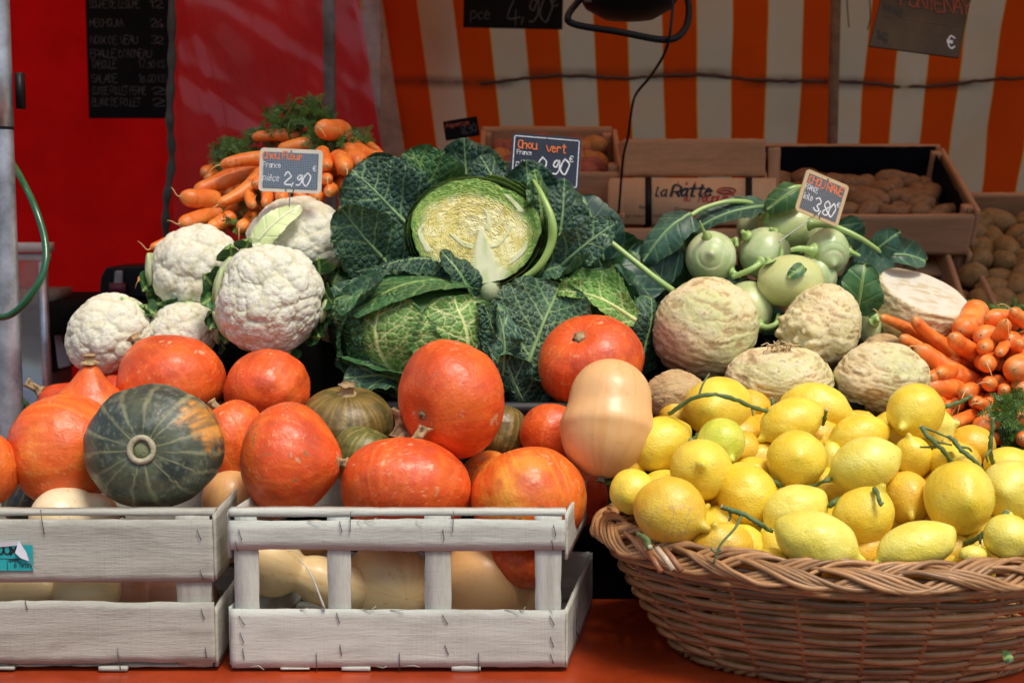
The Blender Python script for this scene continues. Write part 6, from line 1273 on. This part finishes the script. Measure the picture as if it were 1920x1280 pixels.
# core stump below
V, Fa = tube([C2+e1*rx*.20+e2*rz*-.80-pn*.016, C2+e1*rx*.23+e2*rz*-1.02-pn*.016, C2+e1*rx*.26+e2*rz*-1.26-pn*.016], [.018, .018, .013], 20); mk('stump', V, Fa, M_cutcab, cb2, np.array([.54, .60, .34]))
# shells of cut leaves around the face
def shell(rk, a0, a1, dep0, cols, seed, lift=-.002, dpt=.06):
    n1, n2 = 120, 30; a = np.linspace(R(a0), R(a1), n1)[None]*np.ones((n2, 1)); t = np.linspace(0, 1, n2)[:, None]*np.ones((1, n1)); kk = rk*(1-.25*t**2)+.012*fbm(np.stack([a*9, t*2, a*0], -1), 1, 3, seed)*(1-t)+.006*fbm(np.stack([a*40, t*3, a*0], -1), 1, 2, seed+1)*(1-t)
    X_ = rx*kk*np.cos(a); Z_ = rz*kk*np.sin(a); W = C2+e1*X_[..., None]+e2*Z_[..., None]+pn*(lift-dep0-dpt*t+.003*fbm(np.stack([a*14, t*0, a*0], -1), 1, 2, seed+4))[..., None]
    A, B = [np.array(x) for x in SAV[cols]]; C_ = mix(A*1.3, B, sstep(.12, 0, t)*.8+.3*(fbm(np.stack([a*30, t*5, a*0], -1), 1, 2, seed) > .3)); mk('outer_layer', W, gridF(n2, n1), M_savoy, cb2, C_)
shell(1.05, -80, 210, 0, 'light', 91); shell(1.09, -60, 120, .006, 'mid', 92); shell(1.14, -65, 80, .004, 'light', 93); shell(1.20, -60, 60, .008, 'mid', 94); shell(1.10, 120, 240, .006, 'mid', 95); shell(1.26, -50, 55, .012, 'dark', 96)
P2 = spline([at(1000, 338, 2.18), at(1014, 362, 2.15), at(1034, 410, 2.13), at(1034, 455, 2.13), at(1010, 500, 2.13), at(960, 538, 2.14)], 10); V, Fa = tube(P2, np.concatenate([np.linspace(.003, .0085, 25), np.linspace(.0085, .006, len(P2)-25)])*.8, 12); mk('leaf_rib', V, Fa, M_kohl, cb2, np.array([.30, .46, .12]))
BL = [ # base, tip, width, normal, colour, seed, cup, bow, ruf, vein strength
 ((765, 535, 2.22), (636, 388, 2.19), .118, (-.45, -1, .25), 'dark', 1, .15, .10, .012, .9),
 ((790, 450, 2.24), (660, 318, 2.22), .150, (-.15, -1, .35), 'blue', 2, .10, .10, .012, 1.0),
 ((845, 430, 2.28), (770, 278, 2.27), .120, (.1, -1, .3), 'mid', 3, .25, .05, .014, .9),
 ((880, 400, 2.31), (870, 262, 2.33), .120, (.05, -1, .2), 'dark', 4, .10, .10, .020, .5),
 ((800, 440, 2.30), (690, 300, 2.30), .120, (-.2, -1, .3), 'dark', 5, .2, .0, .016, .5),
 ((960, 400, 2.29), (900, 292, 2.28), .090, (-.1, -.9, .5), 'blue', 6, -.3, .12, .014, .6),
 ((1000, 430, 2.28), (985, 300, 2.26), .090, (.2, -1, .3), 'dark', 7, -.3, .10, .014, .4),
 ((1040, 520, 2.25), (1055, 335, 2.26), .105, (.35, -1, .2), 'dark', 8, -.35, .12, .016, .35),
 ((1010, 440, 2.22), (1000, 318, 2.19), .045, (.2, -1, .3), 'mid', 9, -.6, .15, .014, .5),
 ((1035, 515, 2.19), (1158, 414, 2.15), .066, (.1, -1, .35), 'blue', 10, .25, .08, .008, 1.0),
 ((895, 560, 2.16), (830, 468, 2.15), .048, (.3, -.9, .3), 'dark', 11, -.5, .15, .012, .4),
 ((960, 560, 2.20), (1130, 500, 2.18), .080, (.1, -.6, .8), 'dark', 12, .2, .10, .016, .7),
 ((860, 600, 2.24), (700, 500, 2.22), .120, (-.1, -.9, .5), 'blue', 13, .2, .08, .016, .7),
 ((990, 600, 2.24), (1180, 560, 2.22), .120, (.1, -.8, .6), 'dark', 14, .2, .05, .014, .6),
 ((985, 560, 2.24), (1060, 470, 2.22), .090, (.2, -1, .2), 'dark', 15, .2, .0, .014, .7),
 ((1030, 560, 2.27), (1160, 540, 2.25), .11, (.1, -1, .3), 'blue', 16, .2, .0, .014, .7)]
for b0, t0, w_, nr, cl, sd_, cu, bo, ru, vs_ in BL:
    if sd_ in (2, 3, 4, 5, 6, 7, 8): b0 = b0[:2]+(b0[2]+.02,); t0 = t0[:2]+(t0[2]+.03,)
    if sd_ in (11,): b0 = b0[:2]+(2.13,); t0 = t0[:2]+(2.12,)
    savoy_leaf(cb2, at(*b0), at(*t0), w_, nr, cl, seed=100+sd_, cup=cu, bow=bo, ruf=ru, vs=vs_, n=120 if sd_ in (1, 2, 3) else 90, rib=sd_ in (1, 2, 3, 10))
savoy_leaf(cb2, at(1130, 490, 2.30), at(1092, 366, 2.30), .088, (.1, -1, .3), 'blue', seed=140, n=60, smooth_leaf=True, cup=.1, ruf=.006, name='smooth_leaf')
savoy_leaf(cb2, at(1170, 560, 2.32), at(1110, 430, 2.32), .12, (.1, -1, .3), 'mid', seed=141, n=50, smooth_leaf=True, cup=.1, ruf=.010, name='smooth_leaf')
savoy_leaf(cb2, at(1240, 600, 2.34), at(1160, 480, 2.34), .12, (.1, -1, .3), 'dark', seed=142, n=50, smooth_leaf=True, cup=.2, ruf=.010, name='smooth_leaf')
savoy_leaf(cb2, at(1290, 540, 2.36), at(1200, 500, 2.36), .12, (.1, -1, .3), 'dark', seed=143, n=50, smooth_leaf=True, cup=.2, ruf=.010, name='smooth_leaf')

# ------------------------------------------------------------------ carrots
def carrot(tip, head, r, seed, label, group, hair=1, bend=.0, blunt=.55, hdir=None):
    """tip/head = (px, py, Y); r in target pixels at the shoulder"""
    p0 = np.array(at(*head)); p1 = np.array(at(*tip)); ax = p1-p0; L_ = np.linalg.norm(ax); T = ax/L_; s_ = tip[2]/F; n1, n2 = 56, 28
    t = (1-np.cos(np.linspace(.03, math.pi-.03, n1)))[:, None]/2; a = np.linspace(0, 2*math.pi, n2, endpoint=False)[None]
    rr = r*s_*(1-(1-blunt)*t**1.1); h0 = r*s_*.7/L_; h1 = r*s_*blunt*1.3/L_
    rr = rr*np.sqrt(np.clip(1-np.clip((h0-t)/h0, 0, 1)**2, 0, 1))*np.sqrt(np.clip(1-np.clip((t-1+h1)/h1, 0, 1)**1.8, 0, 1))+.0003
    gr = vnoise(np.concatenate([t*L_*260+0*a, a*0+seed, t*0+np.floor(a*1.2)*3.7+0*t], 1).reshape(3, n1, n2).transpose(1, 2, 0) if False else np.stack([t*L_*230+0*a, 0*t+a*0+seed*1.3, np.round(np.cos(a)*1.5)*3.1+0*t], -1), 5)
    rr = rr*(1+.05*fbm(np.stack([t*L_*25+0*a, np.cos(a)*.6+0*t, np.sin(a)*.6+seed+0*t], -1), 1, 2, seed)-.05*sstep(.45, .8, gr))
    Rm = quatz(T, seed); bx = Rm[:, 0]; cen = p0+T*(t*L_)[..., None][:, 0][:, None, :]+bx*(bend*L_*np.sin(t*math.pi))[:, :, None]+Rm[:, 1]*(.02*L_*np.sin(t*6+seed))[:, :, None]
    W = cen+Rm[:, 0]*(rr*np.cos(a))[..., None]+Rm[:, 1]*(rr*np.sin(a))[..., None]
    C_ = mix(np.array([.80, .18, .022]), np.array([.86, .28, .05]), sstep(-.3, .5, fbm(np.stack([t*L_*40+0*a, np.cos(a)+0*t, np.sin(a)+seed+0*t], -1), 1, 3, seed)))
    C_ = mix(C_, np.array([.50, .10, .025]), .55*sstep(.45, .8, gr)); C_ = mix(C_, np.array([.90, .50, .26]), .35*sstep(.2, .5, fbm(np.stack([t*L_*90+0*a, np.cos(a)*2+0*t, np.sin(a)*2+seed+0*t], -1), 1, 3, seed+5))); C_ = mix(C_, np.array([.62, .36, .14]), .7*sstep(.97, 1, t+0*a)); C_ = mix(C_, np.array([.30, .30, .06]), .7*sstep(.03, 0, t+0*a))
    t_ = thing('carrot', label, 'carrot', tuple(W.reshape(-1, 3).mean(0)), group); mk('root', W, gridF(n1, n2, True), M_carrot, t_, C_)
    if hair:
        e = W[-1].mean(0); rn = random.Random(seed); hd = np.array(hdir) if hdir else np.array([rn.uniform(-1, 1), -.3, rn.uniform(-1.2, .3)]); hd = hd/np.linalg.norm(hd); l_ = rn.uniform(.018, .032)*hair
        P2 = spline([e-T*.003, e+T*l_*.25, e+T*l_*.3+hd*l_*.5, e+T*l_*.2+hd*l_+np.array([0, 0, -l_*.25])], 6); V, Fa = tube(P2, np.linspace(.0013, .00035, len(P2)), 6); mk('root_tip', V, Fa, M_twig, t_, np.array([.72, .42, .16]))
    return t_
GR = 'carrots heaped at the right edge'; GLc = 'carrots heaped at the back left'
RC = [((1655,592,2.09),(1742,655,2.16),15,1,'carrot with curling root hair lying leftmost below the cut celeriac',.5,(-.7,-.2,.9)),
 ((1713,596,2.10),(1795,678,2.16),17,0,'straight carrot just right of the one with curling hair',.62,None),
 ((1690,632,2.07),(1772,700,2.13),16,0,'carrot tip under the long fat carrot beside the ring-scarred celeriac',.6,None),
 ((1722,650,2.05),(1858,738,2.12),26,.5,'longest fat carrot running diagonally down to the right',.7,None),
 ((1786,628,2.05),(1842,684,2.13),20,0,'carrot with rounded tip above the longest one',.75,None),
 ((1802,622,2.12),(1838,580,2.20),26,0,'thick stump-like carrot nearest the cut celeriac',.9,None),
 ((1848,596,2.12),(1910,606,2.14),19,0,'horizontal fat carrot at the top of the right heap',.85,None),
 ((1898,580,2.10),(1940,620,2.14),16,1,'carrot with fine hair at the top right corner of the heap',.7,(-.8,-.2,.4)),
 ((1840,630,2.09),(1862,640,2.22),25,0,'broad carrot end in the upper middle of the right heap',.9,None),
 ((1896,636,2.09),(1905,640,2.22),22,0,'pale carrot end behind the upright thin one',.9,None),
 ((1846,648,2.05),(1866,648,2.18),18,0,'oval carrot end below the broad one',.85,None),
 ((1887,602,2.06),(1872,650,2.12),18,.9,'upright curved carrot with a hair running down it',.65,(.0,-.6,-1)),
 ((1878,662,2.03),(1880,650,2.14),13,0,'narrow carrot end directly under the upright one',.8,None),
 ((1853,680,2.02),(1858,672,2.15),20,1.3,'round carrot end with a long white hair hanging right',.8,(.4,-.3,-1)),
 ((1902,692,2.00),(1912,684,2.14),32,.5,'fattest carrot end at the right edge of the picture',.85,(.4,-.4,.3)),
 ((1857,718,2.00),(1860,706,2.12),16,1.1,'small round carrot end with hair going left',.85,(-1,-.3,.15)),
 ((1885,729,2.00),(1886,720,2.12),13,0,'smallest dark round carrot end',.9,None),
 ((1916,728,2.00),(1922,720,2.12),22,0,'carrot end cut by the right edge under the fattest one',.9,None),
 ((1742,724,2.00),(1808,746,2.08),24,0,'short fat carrot pointing left at the celeriac',.75,None),
 ((1813,732,1.97),(1822,736,2.10),18,1,'round carrot end pointing at the viewer above the lemon twig',.85,(-.5,-.3,-1)),
 ((1826,752,1.99),(1830,748,2.12),15,0,'carrot end tucked behind the one above the lemon twig',.85,None),
 ((1838,757,1.97),(1866,745,2.05),15,.6,'slim carrot with tapering tip in the lower middle of the heap',.7,(-1,-.2,.1)),
 ((1788,792,1.95),(1846,772,2.04),16,1.1,'lowest long carrot pointing left, hairs at its tip',.75,(.1,-.3,1)),
 ((1768,775,1.98),(1820,772,2.06),15,0,'carrot half hidden above the lowest long one',.8,None),
 ((1832,806,1.95),(1878,770,2.02),22,0,'pale thick carrot slanting down left by the feathery tops',.8,None),
 ((1914,782,1.97),(1935,770,2.08),20,0,'carrot end at the right edge beside the feathery tops',.85,None),
 ((1916,820,1.95),(1930,812,2.06),16,0,'lowest carrot end at the right edge',.9,None),
 ((1862,818,1.97),(1890,812,2.06),13,0,'dark carrot end below the pale thick one',.9,None),
 ((1915,640,2.04),(1885,690,2.12),17,0,'carrot slanting up to the right edge',.6,None),
 ((1786,672,2.08),(1846,694,2.14),14,0,'dark carrot under the rounded-tip one',.7,None),
 ((1800,660,2.14),(1850,660,2.2),16,0,'shaded carrot behind the rounded-tip one',.8,None),
 ((1768,640,2.16),(1830,660,2.2),16,0,'shaded carrot behind the straight one',.8,None)]
for i, (tp, hd, r, hr, lb_, bl, hdr) in enumerate(RC): carrot(tp, hd, r, 200+i, lb_, GR, hr, bend=.05*((i % 3)-1), blunt=bl, hdir=hdr)
LC = [((413,310,2.36),(505,298,2.40),16,1,'carrot with long hair pointing left beside the cream price tag',.55,(-.8,0,-.8)),
 ((364,356,2.37),(485,318,2.44),22,0,'long thick carrot second from top on the left flank',.55,None),
 ((338,368,2.33),(412,380,2.38),20,.7,'blunt carrot sticking out farthest left in the middle',.8,(-.5,0,.9)),
 ((410,384,2.32),(500,322,2.38),19,1,'carrot slanting up to the price tag above the upper left cauliflower',.45,(-.8,-.1,-.6)),
 ((337,418,2.31),(415,402,2.38),19,1,'carrot low on the left flank with a long pale hair',.7,(-1,0,.6)),
 ((390,428,2.30),(440,408,2.34),17,.7,'bent carrot resting on the upper left cauliflower',.75,(-.6,0,.6)),
 ((472,258,2.44),(566,256,2.47),14,0,'thin horizontal carrot near the top of the left heap',.6,None),
 ((520,280,2.40),(588,268,2.42),14,0,'short carrot just above the cream price tag',.75,None),
 ((598,238,2.36),(644,252,2.46),22,1,'topmost plump carrot with its hair across it',.8,(.7,-.4,-.6)),
 ((614,312,2.30),(606,285,2.38),15,0,'glossy carrot end just right of the cream price tag',.8,None),
 ((651,316,2.30),(632,296,2.38),19,1,'rounded carrot end with hair hanging down',.85,(0,-.2,-1)),
 ((614,334,2.29),(622,330,2.40),13,.6,'small carrot end under the glossy one',.85,(.1,-.3,-1)),
 ((617,360,2.28),(620,356,2.38),13,0,'lowest small carrot end right of the tag',.85,None),
 ((646,346,2.32),(652,340,2.42),16,0,'shaded carrot end beside the top-left cabbage leaf',.85,None),
 ((672,305,2.35),(648,288,2.42),23,0,'fat carrot lying right of the tag toward the cabbage',.85,None),
 ((712,296,2.37),(658,268,2.44),15,0,'carrot pointing down right onto the cabbage',.7,None),
 ((722,300,2.41),(690,275,2.46),13,0,'thin carrot behind the one pointing at the cabbage',.6,None),
 ((475,384,2.28),(470,360,2.36),11,1,'thin carrot end hanging below the price tag corner',.8,(.2,0,1)),
 ((498,384,2.29),(498,356,2.36),13,0,'carrot end next to the thin one below the tag',.8,None),
 ((531,374,2.28),(520,345,2.36),15,0,'carrot end under the middle of the price tag',.8,None),
 ((562,368,2.29),(556,345,2.36),14,0,'carrot end behind the pin of the price tag',.85,None),
 ((596,372,2.29),(590,345,2.36),16,0,'carrot end above the top cauliflower on its right',.85,None),
 ((452,428,2.28),(478,405,2.36),15,.7,'carrot end low between the two upper cauliflowers',.8,(0,-.2,-1)),
 ((418,405,2.34),(478,372,2.40),14,0,'reddish thin carrot in the shade under the slanting one',.5,None),
 ((478,345,2.31),(500,330,2.40),15,0,'stub of carrot by the lower left corner of the tag',.8,None),
 ((283,466,2.32),(360,432,2.38),14,1,'carrot poking out at far left behind the upper left cauliflower',.5,(-.8,0,1)),
 ((262,524,2.28),(300,498,2.36),11,.6,'small carrot tip left of the upper left cauliflower',.6,(-.5,0,-.8))]
for i, (tp, hd, r, hr, lb_, bl, hdr) in enumerate(LC): carrot(tp, hd, r, 300+i, lb_, GLc, hr, bend=.05*((i % 3)-1), blunt=bl, hdir=hdr)
rn = random.Random(4)
for i in range(26):
    x = rn.uniform(370, 690); y = rn.uniform(300, 440) if x < 620 else rn.uniform(300, 370); Yb = 2.43+rn.uniform(0, .05)
    carrot((x, y, Yb-.04), (x+rn.uniform(10, 50), y-rn.uniform(0, 25), Yb+.06), rn.uniform(14, 18), 400+i, 'carrot buried in the back left heap showing between the others', 'carrots buried in the left heap', 0, blunt=.8)
for i in range(22):
    x = rn.uniform(1790, 1960); y = rn.uniform(625, 800); Yb = 2.12-(y-600)*.0005+rn.uniform(0, .04)
    carrot((x, y, Yb-.02), (x+rn.uniform(-5, 20), y-rn.uniform(-10, 15), Yb+.09), rn.uniform(15, 20), 450+i, 'carrot buried in the right heap showing between the others', 'carrots buried in the right heap', 0, blunt=.85)
for i, (x, y) in enumerate(((1755, 752), (1775, 762), (1790, 758), (1752, 778), (1800, 800), (1825, 822), (1762, 700), (1748, 706))):
    carrot((x, y, 2.0), (x+30, y-8, 2.09), 15, 520+i, 'carrot buried in the right heap showing between the others', 'carrots buried in the right heap', 0, blunt=.85)
# feathery carrot tops
def fronds(name, label, spots, seed, cols=((.035, .10, .015), (.10, .20, .03))):
    rn = random.Random(seed); b_ = MB(); A, B = np.array(cols[0]), np.array(cols[1])
    for (px, py, Y, rx_, ry_, n_) in spots:
        for i in range(n_):
            a = rn.uniform(0, 6.28); q = math.sqrt(rn.random()); c = np.array(at(px+rx_*q*math.cos(a), py+ry_*q*math.sin(a), Y+rn.uniform(-.03, .03)))
            d = np.array([rn.uniform(-1, 1), rn.uniform(-.6, .3), rn.uniform(-.6, 1)]); d /= np.linalg.norm(d); L_ = rn.uniform(.012, .028); side = np.cross(d, [rn.uniform(-.3, .3), -1, .3]); side /= np.linalg.norm(side)+1e-9; nn = np.cross(d, side)
            col = A+(B-A)*rn.random(); b_.tube([c, c+d*L_*.5+nn*.001, c+d*L_], .0006, col*1.2, 4, False)
            for k_ in range(1, 6):
                o_ = c+d*L_*k_/6; ll = L_*(.42-.05*k_)
                for sg in (-1, 1):
                    e = d*.6+side*sg+nn*rn.uniform(-.4, .4); e /= np.linalg.norm(e); w2 = np.cross(e, nn); 
                    b_.add([o_, o_+e*ll*.5+w2*ll*.22, o_+e*ll, o_+e*ll*.5-w2*ll*.22], [(0, 1, 2, 3)], col*rn.uniform(.8, 1.3))
    o = b_.build(name, M_leaf); props(o, label, 'carrot tops', kind='stuff'); return o
g1 = fronds('carrot_tops', 'feathery green carrot tops spilling from the back left heap', [(560,222,2.46,62,18,150),(540,250,2.47,80,14,120),(440,292,2.45,38,24,170),(610,268,2.42,36,18,110),(662,262,2.44,26,12,50),(585,205,2.46,30,14,40),(600,280,2.44,22,20,50),(425,395,2.40,24,10,20),(520,300,2.48,120,40,160),(460,420,2.34,40,10,50),(480,372,2.37,30,14,50),(560,370,2.37,40,12,40)], 3)
bb_ = MB()
for p in ([(520,246,2.45),(548,200,2.44),(560,184,2.44),(585,196,2.44),(615,222,2.45)], [(585,196,2.44),(596,190,2.44),(608,212,2.45)], [(545,262,2.44),(540,240,2.43),(552,215,2.44)], [(512,240,2.46),(520,215,2.46),(514,208,2.46)], [(575,215,2.44),(590,200,2.44),(600,192,2.44),(610,225,2.45),(625,232,2.45)]): bb_.tube(spline([at(*q) for q in p], 8), .0016, (.10, .20, .03), 6)
o = bb_.build('carrot_stalk', M_leaf, g1); o['kind'] = 'stuff'
fronds('carrot_tops', 'feathery green carrot tops below the right-hand carrots', [(1890,770,1.97,26,20,90),(1895,810,2.0,34,24,120),(1910,850,2.0,30,20,60),(1870,590,2.22,50,12,90),(1930,590,2.2,20,12,30),(1905,745,2.02,18,8,30)], 8)
# loose bits
savoy_leaf(None, at(1882, 1240, 1.60), at(1900, 1236, 1.60), .008, (0, -.4, 1), 'mid', seed=900, n=24, smooth_leaf=True, rib=False, name='loose_leaf')
props([o for o in bpy.data.objects if o.name.startswith('loose_leaf')][0], 'small green leaf lying on the red cloth at lower right', 'leaf')
